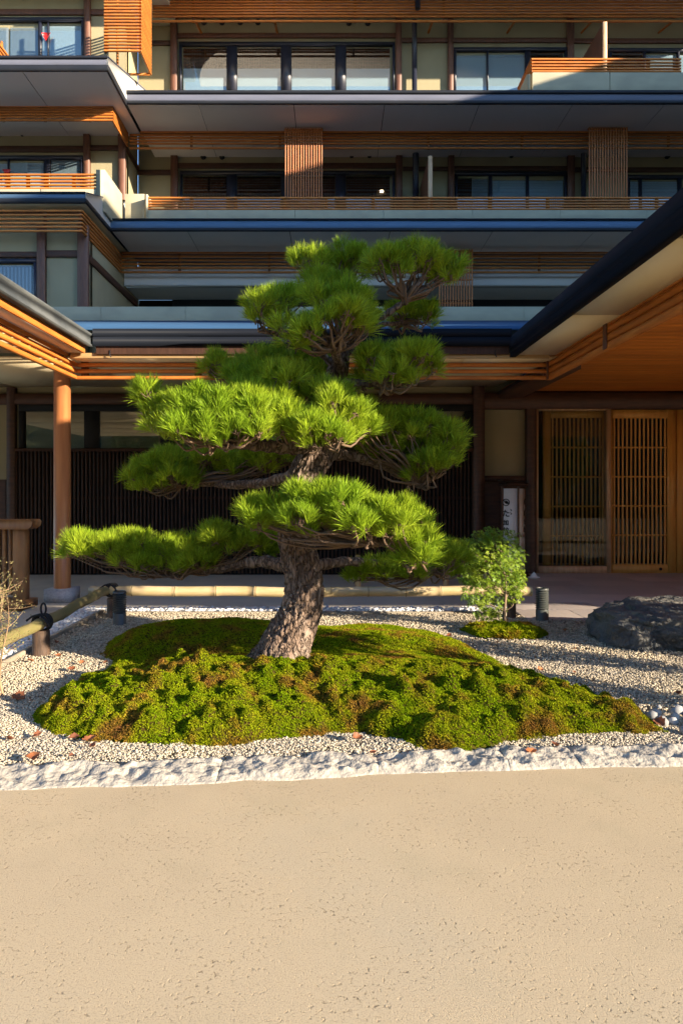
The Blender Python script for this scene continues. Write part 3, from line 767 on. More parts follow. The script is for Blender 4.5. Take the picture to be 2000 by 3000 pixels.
# ---- ground floor wall
box('plaster_wall', inn, M['khaki'], -6, PX(1390, DW), DW, DW + .2, -.05, zsb + .1)
box('plaster_wall', inn, M['khaki'], PX(1418, DW), PX(1546, DW), DW, DW + .2, -.05, zsb + .1)
box('dark_hall', inn, M['black'], PX(1546, DW), 7, DW + 1.3, DW + 1.4, -.05, 2.6)
box('hall_floor', inn, M['tile'], PX(1546, DW), 7, DW + .1, DW + 1.3, -.03, .02)
box('hall_wall', inn, M['brown'], PX(1546, DW) - .05, PX(1546, DW), DW + .2, DW + 1.3, -.05, 2.6)
box('hall_wall', inn, M['brown'], 7, 7.05, DW + .2, DW + 1.3, -.05, 2.6)
box('hall_ceiling', inn, M['brown'], PX(1546, DW) - .05, 7.05, DW + .2, DW + 1.4, 2.55, 2.6)
post(-60, 1389, 1153, 1184, DW - .001, 'brown', .09, 'lintel')
post(1388, 1419, 1127, 1720, DW, 'brown', .16)
post(20, 42, 1134, 1720, DW, 'brown', .10)
post(1419, 2400, 1150, 1197, DW - .001, 'brown', .14, 'lintel')
post(1544, 1570, 1197, 1692, DW, 'brown', .13)
post(1419, 1544, 1394, 1411, DW - .001, 'brown', .07, 'wall_rail')
pbox('wainscot', inn, M['brown'], 1419, 1544, 1411, 1700, DW - .03, .028)
pbox('footing', inn, M['granite'], 1419, 1571, 1688, 1700, DW - .14, .14)
box('wainscot', inn, M['brown'], -6, PX(20, DW), DW - .03, DW - .002, -.05, PZ(1405, DW))
# high windows over the slats
fr = window(DW, 55, 1387, 1185, 1320, [(246, 290), (470, 510), (700, 740), (930, 970), (1140, 1180), (1361, 1385)],
            [(75, 245, 1204, 'tan'), (291, 469, 1204, 'tan'), (511, 699, 1204, 'tan'), (741, 929, 1204, 'tan'), (971, 1139, 1204, 'tan'), (1181, 1360, 1204, 'tan')], fm='black')
pbox('window_sill', inn, M['brown'], 44, 1387, 1313, 1322, DW - .13, .13)
# dark upright slat screen
bk = box('slat_screen', inn, M['black'], PX(42, DW), PX(1387, DW), DW - .03, DW - .004, -.03, PZ(1323, DW))
nsl = 118
for k in range(nsl):
    p = 48 + (1384 - 48) * k / (nsl - 1)
    x = PX(p, DW - .08)
    box('upright_slat', bk, M['darkslat'], x - .0125, x + .0125, DW - .085, DW - .045, .02, PZ(1322, DW - .08))
for zz in (.35, 1.05):
    box('slat_batten', bk, M['darkslat'], PX(44, DW), PX(1386, DW), DW - .044, DW - .031, zz, zz + .04)

# ---- entrance: fixed glazed bay and sliding lattice doors
def lattice_door(px0, px1, py0, py1, lx0, lx1, ly0, ly1, nv, D, dep=.04):
    v = MB(); g = lambda a, b2, c, d: v.box(PX(a, D), PX(b2, D), D, D + dep, PZ(d, D), PZ(c, D))
    g(px0, lx0, py0, py1); g(lx1, px1, py0, py1); g(lx0, lx1, py0, ly0); g(lx0, lx1, ly1, py1)
    f = v.build('sliding_door', M['door'], inn)
    for k in range(nv):
        p = lx0 + (lx1 - lx0) * (k + .5) / nv
        box('lattice_bar', f, M['door'], PX(p, D) - .0105, PX(p, D) + .0105, D + .008, D + .03, PZ(ly1, D), PZ(ly0, D))
    for k in range(1, 5):
        y = ly0 + (ly1 - ly0) * k / 5
        box('cross_bar', f, M['door'], PX(lx0, D), PX(lx1, D), D + .004, D + .034, PZ(y, D) - .010, PZ(y, D) + .010)
    box('pane', f, M['doorglass'], PX(lx0, D), PX(lx1, D), D + .035, D + .039, PZ(ly1, D), PZ(ly0, D))
    return f
lattice_door(1590, 1778, 1203, 1680, 1612, 1763, 1224, 1657, 12, DW + .03)
d2 = lattice_door(1790, 1979, 1200, 1679, 1793, 1954, 1225, 1654, 13, DW - .06)
lattice_door(1982, 2200, 1200, 1679, 2010, 2180, 1225, 1654, 13, DW - .058)
mb = MB(); c = P3(1933, 1667, DW - .06); mb.tube([c, c + Vector((0, -.012, 0))], .02, 16); mb.build('door_lock', M['dark'], d2)
jb = MB(); Dj = DW - .10
jb.box(PX(1571, Dj), PX(1576, Dj), Dj, DW + .09, .02, PZ(1198, Dj)); jb.box(PX(1777, Dj), PX(1789, Dj), Dj, DW + .02, .02, PZ(1198, Dj))
jb.box(PX(1576.5, Dj), PX(1776.5, Dj), Dj, DW + .02, .02, PZ(1659, Dj)); jb.box(PX(1576.5, Dj), PX(1776.5, Dj), Dj, DW + .02, PZ(1202, Dj), PZ(1198, Dj))
jf = jb.build('glazed_bay', M['doorpale'], inn)
box('pane', jf, M['doorglass'], PX(1576.5, Dj), PX(1776.5, Dj), Dj + .02, Dj + .026, PZ(1659, Dj), PZ(1202, Dj))

# ================================================================== CANOPIES
# left: zinc gutter, lit slats, round column
lc = empty('porch_canopy', (-3.0, 5.5, 0)); tag(lc, 'low porch roof at left with grey gutter and sunlit slats', 'canopy')
yA, yB = 1.6, DE
mb = MB()
mb.prism([(XL - .085, 2.60), (XL - .006, 2.60), (XL - .006, 2.612), (XL - .016, 2.618), (XL - .016, 2.69), (XL, 2.70), (XL, 2.715), (XL - .085, 2.72)], 'y', yA, yB + .045)
mb.build('gutter', M['zinc'], lc)
box('fascia_board', lc, M['slat'], XL - .115, XL - .088, yA, DE + .05, 2.535, 2.605)
mb = MB(); mb.prism([(XL - .09, 2.69), (XL - .09, 2.72), (-7, 3.95), (-7, 3.90)], 'y', yA, DE + .1); mb.build('canopy_roof', M['dark'], lc)
XSl = -2.64
soffit_quad(XSl - .02, XL - .118, yA, DE + .105, 2.545, 2.545, lc, M['soffit'])
ys = [yA, 3.0, 4.4, 5.8, DE + .105]
for a, b2 in zip(ys[:-1], ys[1:]): soffit_quad(-6.2, XSl - .024, a + .004, b2 - .004, 2.545, 2.545, lc, M['soffit_l'])
f = box('slat_valance', lc, M['brown2'], XSl - .12, XSl - .09, yA, DS, low_z[0] - .02, low_z[0] + .02)
for y in (2.4, 3.6, 4.8, 6.0): box('hanger', f, M['brown2'], XSl - .088, XSl - .041, y, y + .06, low_z[-1] - .01, low_z[0] + .03)
for z in low_z: box('slat', f, M['slat'], XSl - .04, XSl, yA, DS + .0, z - .019, z + .019)
Dc = 7.25; cx = PX(183, Dc)
mb = MB(); mb.tube([(cx, Dc, PZ(1722, Dc)), (cx, Dc, PZ(1500, Dc)), (cx, Dc, 2.6)], [PX(47.2 / 2 + 970, Dc)] * 3, 40); mb.build('column', M['column'], lc, True)
hb = (PX(970 + 84, 7.1)) / 2 * .93
box('column_base', lc, M['granite'], cx - hb, cx + hb, Dc - hb, Dc + hb, -.03, PZ(1722, Dc))

# right: entrance canopy reaching out towards the drive
rc = empty('entrance_canopy', (4.0, 6.0, 0)); tag(rc, 'deep entrance canopy at right with black eave and cedar ceiling', 'canopy')
yF = 1.9
mb = MB()
mb.prism([(XR + .005, 2.50), (XR + .005, 2.58), (XR - .012, 2.60), (XR - .012, 2.685), (XR + .03, 2.70), (XR + .06, 2.70), (XR + .06, 2.50)], 'y', yF, DE + .12)
mb.build('black_eave', M['gutter'], rc)
mb = MB(); mb.prism([(XR + .1, 2.70), (XR + .1, 2.73), (3.95, 3.97), (13, 3.97), (13, 3.91), (3.95, 3.91)], 'y', yF + .05, DE + .4); mb.build('canopy_roof', M['dark'], rc)  # hidden roof and gable, shaped so their shade falls on pine and column
box('front_eave', rc, M['gutter'], XR, 13, yF - .1, yF - .002, 2.60, 2.72)
mb = MB(); mb.prism([(XR + .2, 2.721), (3.95, 3.9), (13, 3.9), (13, 2.721)], 'y', yF, yF + .045); mb.build('gable', M['khaki'], rc)
XSr = 2.29
ys = [yF, 3.7, 5.3, DE + .105]
for a, b2 in zip(ys[:-1], ys[1:]): soffit_quad(XR + .062, XSr + .1, a + .003, b2 - .003, 2.525, 2.525, rc, M['soffit_l'])
f = box('slat_valance', rc, M['brown2'], XSr + .004, XSr + .03, yF + .3, DS + .03, low_z[0] - .02, low_z[0] + .02)
for y in (2.6, 3.9, 5.56, DS - .04): box('hanger', f, M['brown2'], XSr - .056, XSr - .046, y, y + .07, low_z[-1] - .02, low_z[0] + .045)
for z in low_z: box('slat', f, M['slat'], XSr - .045, XSr - .002, yF + .3, DS + .03, z - .024, z + .024)
# cedar ceiling boards
k = 0; y = yF + .3
while y < DW - .15:
    y2 = min(y + .145, DW - .142); box('ceiling_board', rc, M['ceil'], XSr + .05, 12.5, y, y2 - .003, 2.545 + (k % 2) * .001, 2.57); y = y2; k += 1
    if y2 >= DW - .143: break
box('tie_beam', rc, M['brown'], XSr + .02, XSr + .34, DS + .1, DW - .142, 2.45, 2.54)
mb = MB(); mb.tube([(9.5, 2.7, 0), (9.5, 2.7, 2.545)], .11, 24); mb.build('column', M['column'], rc, True)

# block added unseen at right so its shadow lies on the facade
rw = empty('shade_wing', (18, 8, 0)); tag(rw, 'tall unseen block added out of frame to the right to shade the facade', 'building')
box('wing_wall', rw, M['khaki'], 16.4, 26, .2, 16, 0, 13.9)
box('wing_roof', rw, M['dark'], 16, 26.4, -.2, 16.4, 13.9, 14.3)
for z in (1.0, 4.2, 7.4, 10.4):
    for y in (2, 6, 10): box('window', rw, M['frame'], 16.37, 16.402, y, y + 2.4, z, z + 1.9)

# ================================================================== GARDEN
# ---- moss mound: outline in plan
OUT = np.array([(-1.50, 3.39), (-1.40, 3.24), (-1.216, 3.16), (-.945, 3.05), (-.78, 3.06), (-.623, 3.04), (-.38, 3.04), (-.265, 3.117), (-.03, 3.18), (.128, 3.20), (.28, 3.10), (.42, 3.01), (.617, 3.01),
                (.82, 3.10), (1.08, 3.18), (1.30, 3.17), (1.48, 3.18), (1.59, 3.226), (1.55, 3.5), (1.32, 3.85), (1.15, 4.3), (1.08, 4.75), (.95, 5.15), (.6, 5.45), (.2, 5.55), (-.2, 5.5), (-.55, 5.6), (-1.0, 5.72), (-1.4, 5.55), (-1.66, 5.1), (-1.62, 4.75), (-1.44, 4.45), (-1.47, 4.1), (-1.52, 3.75)])
def sdist(x, y, poly):
    """positive inside"""
    x = np.asarray(x, float); y = np.asarray(y, float)
    d = np.full(x.shape, 1e9); ins = np.zeros(x.shape, bool)
    n = len(poly)
    for i in range(n):
        ax, ay = poly[i]; bx, by = poly[(i + 1) % n]
        ex, ey = bx - ax, by - ay
        t = np.clip(((x - ax) * ex + (y - ay) * ey) / (ex * ex + ey * ey), 0, 1)
        d = np.minimum(d, np.hypot(x - ax - t * ex, y - ay - t * ey))
        c = ((ay > y) != (by > y)) & (x < (bx - ax) * (y - ay) / (by - ay + 1e-12) + ax)
        ins ^= c
    return np.where(ins, d, -d)
clumps = []
while len(clumps) < 430:
    x = random.uniform(-1.6, 1.65); y = random.uniform(3.0, 4.3)
    clumps.append((x, y, random.uniform(.05, .14), random.uniform(.4, 1)))
while len(clumps) < 1900:
    clumps.append((random.uniform(-1.6, 1.65), random.uniform(3.0, 4.4), random.uniform(.018, .045), random.uniform(.6, 1.3)))
def mound_h(x, y):
    wob = (fbm(x * 7, y * 7, 3) - .5) * .10
    d = sdist(x, y, OUT) + wob
    base = .165 * (1 - np.exp(-np.clip(d, 0, None) / .24)) * np.clip(1.25 - .5 * np.clip(x - .4, 0, 2), .45, 1)
    base = base + (fbm(x * 1.6 + 4, y * 1.6, 9, 3) - .5) * .09 * np.clip(d / .3, 0, 1)
    base = base - .05 * np.exp(-((y - 4.35) / .22) ** 2) * np.clip(d / .3, 0, 1)
    base = base + .05 * np.exp(-((y - 5.0) / .35) ** 2) * np.exp(-((x + .9) / .6) ** 2)
    front = np.clip((4.25 - y) / .5, .15, 1)
    lump = np.zeros_like(base)
    for cx_, cy_, r, a in clumps:
        m = (np.abs(x - cx_) < r) & (np.abs(y - cy_) < r)
        if m.any():
            q = 1 - ((x[m] - cx_) ** 2 + (y[m] - cy_) ** 2) / (r * r)
            lump[m] = np.maximum(lump[m], np.clip(q, 0, 1) ** .7 * r * .30 * a) if r > .046 else lump[m] + np.clip(q, 0, 1) ** .7 * r * .55 * a
    edge = np.clip(d / .06, 0, 1)
    fine = (fbm(x * 45, y * 45, 12, 2) - .5) * .014
    return np.where(d > 0, .012 + (base + lump * front + fine) * edge, -.04 + np.clip(d, -.2, 0) * .1), d
gx = np.arange(-1.85, 1.8, .0155); gy = np.arange(2.9, 5.9, .0155)
GX, GY = np.meshgrid(gx, gy, indexing='ij')
HZ, DD = mound_h(GX, GY)
idx = np.full(GX.shape, -1); keep = DD > -.04
idx[keep] = np.arange(keep.sum())
V = np.stack([GX[keep], GY[keep], HZ[keep]], -1)
q = np.stack([idx[:-1, :-1], idx[1:, :-1], idx[1:, 1:], idx[:-1, 1:]], -1).reshape(-1, 4)
q = q[(q >= 0).all(1)]
mm = mobj('moss_mound', V, q, M['mossbed'], None, True); tag(mm, 'earth mound under the moss round the pine', kind='structure')
def zat(x, y):
    i = np.clip(((np.asarray(x) - gx[0]) / .0155).astype(int), 0, len(gx) - 2); j = np.clip(((np.asarray(y) - gy[0]) / .0155).astype(int), 0, len(gy) - 2)
    return HZ[i, j]
gradx, grady = np.gradient(HZ, .0155)
def sprigs(x, y, z, nrm, size, nb, mat_, name):
    n = len(x); B = np.stack([x, y, z], -1)
    ax = nrm + np.stack([rng.normal(0, .28, n), rng.normal(0, .28, n), np.full(n, .35)], -1)
    ax /= np.linalg.norm(ax, axis=1)[:, None]
    r = rng.normal(size=(n, 3)); e1 = np.cross(ax, r); e1 /= np.linalg.norm(e1, axis=1)[:, None]; e2 = np.cross(ax, e1)
    Vs = []; 
    for k in range(nb):
        a = 2 * np.pi * k / nb + rng.uniform(-.4, .4, n)
        out = np.cos(a)[:, None] * e1 + np.sin(a)[:, None] * e2
        side = -np.sin(a)[:, None] * e1 + np.cos(a)[:, None] * e2
        s = (size * rng.uniform(.7, 1.3, n))[:, None]
        tip = B + ax * s * .9 + out * s * .85
        Vs.append(np.stack([B + side * s * .22 + out * s * .1, tip, B - side * s * .22 + out * s * .1 + ax * s * .5], 1))
    Vv = np.concatenate([v.reshape(-1, 3) for v in Vs])
    return mobj(name, Vv, np.arange(len(Vv)).reshape(-1, 3), mat_)
def scatter_mound(n, ylo, yhi, size, nb, name):
    x = rng.uniform(-1.75, 1.75, n); y = rng.uniform(ylo, yhi, n)
    i = np.clip(((x - gx[0]) / .0155).astype(int), 1, len(gx) - 2); j = np.clip(((y - gy[0]) / .0155).astype(int), 1, len(gy) - 2)
    area = np.sqrt(1 + gradx[i, j] ** 2 + grady[i, j] ** 2)
    ok = (DD[i, j] > .004) & (rng.uniform(0, 2.6, n) < area)
    x, y, i, j = x[ok], y[ok], i[ok], j[ok]
    fu = (x - gx[0]) / .0155 - i; fv = (y - gy[0]) / .0155 - j
    zi = (HZ[i, j] * (1 - fu) + HZ[i + 1, j] * fu) * (1 - fv) + (HZ[i, j + 1] * (1 - fu) + HZ[i + 1, j + 1] * fu) * fv
    nr = np.stack([-gradx[i, j], -grady[i, j], np.ones(len(x))], -1); nr /= np.linalg.norm(nr, axis=1)[:, None]
    return sprigs(x, y, zi, nr, size, nb, M['moss'], name)
o = scatter_mound(300000, 2.95, 4.35, .0088, 4, 'moss'); tag(o, 'bright lumpy cushion moss on the front of the mound', kind='stuff')
o = scatter_mound(150000, 4.35, 5.8, .0105, 3, 'moss'); tag(o, 'darker flat moss behind the pine trunk', kind='stuff')
# small moss patch under the maple
SP = np.array([(1.06, 5.55), (1.15, 5.30), (1.35, 5.22), (1.55, 5.24), (1.70, 5.36), (1.72, 5.52), (1.60, 5.66), (1.35, 5.70), (1.15, 5.68)])
n = 9000
x = rng.uniform(1.0, 1.8, n); y = rng.uniform(5.15, 5.75, n); d = sdist(x, y, SP) + (fbm(x * 12, y * 12, 4) - .5) * .06
ok = d > 0; x, y, d = x[ok], y[ok], d[ok]
z = .02 + .055 * (1 - np.exp(-d / .06)) + (fbm(x * 22, y * 22, 8) - .5) * .05 * np.clip(d / .05, 0, 1)
nr = np.stack([(fbm(x * 20 + 9, y * 20, 2) - .5) * 2, (fbm(x * 20, y * 20 + 9, 3) - .5) * 2 - .3, np.ones(len(x))], -1); nr /= np.linalg.norm(nr, axis=1)[:, None]
o = sprigs(x, y, z, nr, .02, 5, M['moss'], 'moss'); tag(o, 'small moss cushion at the foot of the young maple', kind='stuff')
hx = np.arange(1.0, 1.8, .03); hy = np.arange(5.15, 5.76, .03); HX, HY = np.meshgrid(hx, hy, indexing='ij')
hd = sdist(HX, HY, SP); hz = np.where(hd > -.02, .01 + .05 * (1 - np.exp(-np.clip(hd, 0, 1) / .06)), -.03)
ii, jj = np.meshgrid(np.arange(len(hx) - 1), np.arange(len(hy) - 1), indexing='ij'); m_ = len(hy)
o = mobj('maple_mound', np.stack([HX, HY, hz], -1).reshape(-1, 3), np.stack([ii * m_ + jj, (ii + 1) * m_ + jj, (ii + 1) * m_ + jj + 1, ii * m_ + jj + 1], -1).reshape(-1, 4), M['mossbed'], None, True)
tag(o, 'little earth hump under the maple', kind='structure')

# ---- gravel
OCT_V = np.array([(1, 0, 0), (-1, 0, 0), (0, 1, 0), (0, -1, 0), (0, 0, 1), (0, 0, -1)], float)
OCT_F = np.array([(0, 2, 4), (2, 1, 4), (1, 3, 4), (3, 0, 4), (2, 0, 5), (1, 2, 5), (3, 1, 5), (0, 3, 5)])
phi_ = (1 + 5 ** .5) / 2
ICO_V = np.array([(-1, phi_, 0), (1, phi_, 0), (-1, -phi_, 0), (1, -phi_, 0), (0, -1, phi_), (0, 1, phi_), (0, -1, -phi_), (0, 1, -phi_), (phi_, 0, -1), (phi_, 0, 1), (-phi_, 0, -1), (-phi_, 0, 1)]) / math.sqrt(1 + phi_ ** 2)
ICO_F = np.array([(0, 11, 5), (0, 5, 1), (0, 1, 7), (0, 7, 10), (0, 10, 11), (1, 5, 9), (5, 11, 4), (11, 10, 2), (10, 7, 6), (7, 1, 8), (3, 9, 4), (3, 4, 2), (3, 2, 6), (3, 6, 8), (3, 8, 9), (4, 9, 5), (2, 4, 11), (6, 2, 10), (8, 6, 7), (9, 8, 1)])
def stones(x, y, z, size, name, mat_, shape='oct', smooth=False, flat=.7):
    n = len(x); BV, BF = (OCT_V, OCT_F) if shape == 'oct' else (ICO_V, ICO_F)
    r = rng.uniform(.6, 1.25, (n, len(BV), 1)) if shape == 'oct' else rng.uniform(.82, 1.15, (n, len(BV), 1))
    sc = np.stack([rng.uniform(.75, 1.3, n), rng.uniform(.75, 1.3, n), rng.uniform(.5, 1, n) * flat / .7 * .8], -1)[:, None, :] * size[:, None, None]
    Vl = BV[None] * r * sc
    a = rng.uniform(0, 2 * np.pi, n); tl = rng.normal(0, .45, n)
    ca, sa, ct, st = np.cos(a), np.sin(a), np.cos(tl), np.sin(tl)
    X, Y, Z = Vl[..., 0], Vl[..., 1], Vl[..., 2]
    Y, Z = Y * ct[:, None] - Z * st[:, None], Y * st[:, None] + Z * ct[:, None]
    X, Y = X * ca[:, None] - Y * sa[:, None], X * sa[:, None] + Y * ca[:, None]
    Vw = np.stack([X + x[:, None], Y + y[:, None], Z + z[:, None]], -1).reshape(-1, 3)
    Fw = (BF[None] + (np.arange(n) * len(BV))[:, None, None]).reshape(-1, 3)
    return mobj(name, Vw, Fw, mat_, None, smooth)
def back_kerb(x): return 2.745 + (x - .04) * .083 + .012 * np.sin(x * 2.3) + KW - .01
def gravel(n, xlo, xhi, ylo, yhi, smin, smax, name, lab, shape='oct'):
    x = rng.uniform(xlo, xhi, n); y = rng.uniform(ylo, yhi, n)
    ok = (y > back_kerb(x)) & (np.abs(x) < .56 * y + .25)
    ok &= (sdist(x, y, OUT) < .035) & ((y < 6.03) | (x < 1.75))
    x, y = x[ok], y[ok]
    rise = .012 * np.clip((y - back_kerb(x)) / .1, 0, 1) + (fbm(x * 3, y * 3, 15, 3) - .5) * .025
    s = rng.uniform(smin, smax, len(x))
    z = .006 + rise + rng.uniform(-.003, .004, len(x))
    o = stones(x, y, z, s, name, M['gravel'], shape); tag(o, lab, kind='stuff')
gravel(62000, -1.95, 2.1, 2.86, 3.5, .0042, .0082, 'gravel', 'buff gravel strip between kerb and moss')
gravel(56000, -2.12, 2.75, 3.5, 4.6, .0055, .0088, 'gravel', 'grey buff gravel beside the moss')
gravel(46000, -2.12, 3.2, 4.6, 6.38, .0075, .0105, 'gravel', 'far gravel in front of the bamboo rail')
# white pebbles of the drain strip
n = 2300
x = np.concatenate([rng.uniform(-2.44, -2.18, n), rng.uniform(-2.4, 1.7, 1900)]); y = np.concatenate([rng.uniform(3.4, 6.6, n), rng.uniform(6.44, 6.65, 1900)])
o = stones(x, y, .012 + rng.uniform(0, .022, len(x)), rng.uniform(.013, .024, len(x)), 'white_pebbles', M['pebble'], 'ico', True); tag(o, 'white pebbles in the drain strip along the walk', kind='stuff')
# pale cobbles at the right edge
cob = []
for k in range(17):
    for _ in range(60):
        yy = random.uniform(3.18, 3.62); xx = random.uniform(1.60, .53 * yy + .08)
        if all(math.hypot(xx - a, yy - b) > .042 for a, b in cob) and sdist(np.array([xx]), np.array([yy]), OUT)[0] < -.02: cob.append((xx, yy)); break
cob.sort(key=lambda c: c[1])
for k, (xx, yy) in enumerate(cob):
    s = random.uniform(.018, .036)
    o = stones(np.array([0.]), np.array([0.]), np.array([0.]), np.array([s]), 'pale_cobble', M['cobble'], 'ico', True, 1.0)
    o.location = (xx, yy, .03)
    tag(o, 'pale rounded cobble lying loose by the right tip of the moss', 'cobble', 'pale cobbles at the right tip of the moss')

# ---- big rock and two dark stones at the frame edge
def rock(name, c, r, seed, lab, mat_='rock', flat_top=None):
    nu, nv = 90, 60; V = []
    for i in range(nu):
        a = 2 * math.pi * i / nu
        for j in range(nv):
            t = math.pi * j / (nv - 1)
            d = Vector((math.cos(a) * math.sin(t), math.sin(a) * math.sin(t), math.cos(t)))
            e = Vector((math.copysign(abs(d.x) ** .7, d.x), math.copysign(abs(d.y) ** .7, d.y), math.copysign(abs(d.z) ** .6, d.z)))
            k = 1 + .22 * mnoise.noise(d * 1.3 + Vector((seed, 0, 0))) + .12 * mnoise.noise(d * 3.1 + Vector((0, seed, 0))) + .07 * mnoise.noise(d * 8 + Vector((0, 0, seed))) + .035 * mnoise.noise(d * 20)
            p = Vector((e.x * r[0] * k, e.y * r[1] * k, e.z * r[2] * (k if d.z < .5 else .5 + k * .5)))
            q = Vector((p.x * 5 + seed, p.y * 5, p.z * 11 + p.x * 2)); dd_, _ = mnoise.voronoi(q); p = p * (1 + .10 * (.35 - dd_[0])) ; p.z += .015 * mnoise.noise(Vector((p.x * 25, p.y * 25, p.z * 40)))
            V.append(p + Vector(c))
    Fq = [(i * nv + j, i * nv + j + 1, ((i + 1) % nu) * nv + j + 1, ((i + 1) % nu) * nv + j) for i in range(nu) for j in range(nv - 1)]
    o = mobj(name, np.array(V), np.array(Fq), M[mat_], None, True); tag(o, lab, 'rock'); return o
rock('garden_rock', (2.76, 5.26, .085), (.70, .48, .225), 3.7, 'large flat blue grey rock on the gravel at right')

# ---- bamboo rail
bf = empty('bamboo_rail_fence', (-2.0, 6.25, 0)); tag(bf, 'low bamboo rail fence with black rope ties round the gravel', 'fence')
def bamboo(p0, p1, r, mname, nodes, parent):
    p0, p1 = np.array(p0), np.array(p1); pts = []; rad = []
    L = np.linalg.norm(p1 - p0)
    marks = sorted(nodes)
    t = np.unique(np.concatenate([np.linspace(0, 1, 60)] + [np.array([m - .012 / L, m - .004 / L, m + .002 / L, m + .006 / L, m + .014 / L]) for m in marks]))
    t = t[(t >= 0) & (t <= 1)]
    for u in t:
        p = p0 + (p1 - p0) * u
        p = p + np.array((0, 0, .006 * math.sin(u * 9) + .004 * math.sin(u * 23)))
        k = r
        for m in marks:
            dd = (u - m) * L
            if abs(dd) < .009: k = r * (1.10 if dd < 0 else 1.04)
            if abs(dd) < .0035: k = r * .97
        pts.append(p); rad.append(k * (1.02 - .06 * u))
    mb = MB(); mb.tube(pts, rad, 20); pole = mb.build('bamboo_pole', M[mname], parent, True)
    for m in marks:
        c_ = p0 + (p1 - p0) * m + np.array((0, 0, .006 * math.sin(m * 9) + .004 * math.sin(m * 23))); d_ = (p1 - p0) / L
        mb = MB(); mb.tube([c_ - d_ * .0045, c_, c_ + d_ * .0045], [r * 1.03, r * 1.08, r * 1.03], 20); mb.build('bamboo_node', M['node'], pole, True)
    return pole
Db = 6.26
x0, x1 = PX(263, Db), PX(1556, Db); zc = PZ(1733.5, Db)
nd = [(PX(p, Db) - x0) / (x1 - x0) for p in (388, 513, 633, 748, 868, 970, 1078, 1188, 1290, 1395, 1500)]
bamboo((x0, Db, zc), (x1, Db, zc + .004), .046, 'bamboo', nd, bf)
Xf = -2.02
bamboo((Xf, 6.12, .265), (Xf + .005, 4.05, .225), .039, 'bamboo_g', [.12, .3, .5, .68, .86], bf)
def rope_ball(c, parent, up, loop=False):
    mb = MB(); random.seed(int(c[1] * 100))
    for k in range(3):
        a = random.uniform(-.4, .4)
        pts = [(c[0] + .056 * math.cos(t) * math.cos(a) * up[0] + .01 * k, c[1] + .056 * math.cos(t) * up[1] + .01 * (k - 1), c[2] + .058 * math.sin(t)) for t in np.linspace(0, 2 * math.pi, 20)]
        mb.tube(pts, .008, 6)
    t = np.linspace(0, 2 * math.pi, 18)
    if loop: mb.tube([(c[0] + .02 + .022 * math.sin(u) * .8, c[1] - .01, c[2] + .055 + .04 - .04 * math.cos(u)) for u in t], .007, 6)
    mb.tube([(c[0], c[1] - .03, c[2] + .06), (c[0] + .05, c[1] - .05, c[2] + .03), (c[0] + .08, c[1] - .06, c[2] - .02)], .008, 6)
    mb.tube([(c[0], c[1] - .03, c[2] + .06), (c[0] - .04, c[1] - .05, c[2] + .05), (c[0] - .08, c[1] - .05, c[2] + .02)], .008, 6)
    mb.build('rope_tie', M['rope'], parent, True)
def fpost(x, y, r, h, parent):
    mb = MB(); mb.tube([(x, y, -.02), (x, y, h * .5), (x, y, h - .01), (x, y, h)], [r, r * .98, r * .97, r * .8], 18); mb.build('fence_post', M['charpost'], parent, True)
fpost(-2.02, 4.76, .060, .19, bf); fpost(-1.985, 6.2, .050, .19, bf); fpost(PX(1497, 6.2), 6.2, .042, .19, bf); fpost(-.25, 6.3, .045, .19, bf)
rope_ball((Xf, 4.76, .243), bf, (1, .1), True); rope_ball((-2.0, 6.2, .262), bf, (.6, .8)); rope_ball((PX(1497, 6.25), 6.26, zc), bf, (.1, 1)); rope_ball((-.25, Db, zc), bf, (.1, 1))

# ---- louvred bollard lights
def bollard(px, py, D, lab):
    x = PX(px, D); r = .055; z0 = 0.0; e = empty('garden_light', (x, D, 0)); tag(e, lab, 'garden light', 'louvred bollard lights in the gravel')
    mb = MB(); mb.tube([(x, D, 0), (x, D, .118), (x, D, .12)], [r, r, r * .9], 28); mb.build('light_base', M['lamp'], e, True)
    mb = MB(); mb.tube([(x, D, .12), (x, D, .285)], r * .62, 20); mb.build('light_core', M['dark'], e, True)
    for k in range(8):
        z = .128 + k * .0195
        mb = MB(); mb.tube([(x, D, z + .012), (x, D, z + .010), (x, D, z)], [r * .66, r * .98, r * 1.06], 28, True); mb.build('louvre', M['lamp'], e, False)
    mb = MB(); mb.tube([(x, D, .284), (x, D, .30), (x, D, .305)], [r * 1.03, r * 1.0, r * .9], 28); mb.build('light_cap', M['lamp'], e, False)
bollard(351, 1836, 5.84, 'black louvred garden light beside the corner of the bamboo rail')
bollard(1587, 1824, 6.02, 'green grey louvred garden light between maple and rock')

# ---- short posts on the walk behind the pine
for px, py, lab in ((1048, 1716, 'pale wooden post on the walk, just right of the pine trunk'), (1306, 1714, 'pale wooden post on the walk under the far right branch')):
    D = GD(py); x = PX(px, D); r = .036
    e = empty('walk_post', (x, D, 0)); tag(e, lab, 'post', 'short wooden posts on the walk')
    mb = MB(); mb.tube([(x, D, -.01), (x, D, .36), (x, D, .375)], [r, r, r * .85], 16); mb.build('post_shaft', M['twine'], e, True)
    mb = MB(); mb.tube([(x, D, .30), (x, D, .325)], [r * 1.12, r * 1.12], 16); mb.build('post_band', M['rope'], e, True)

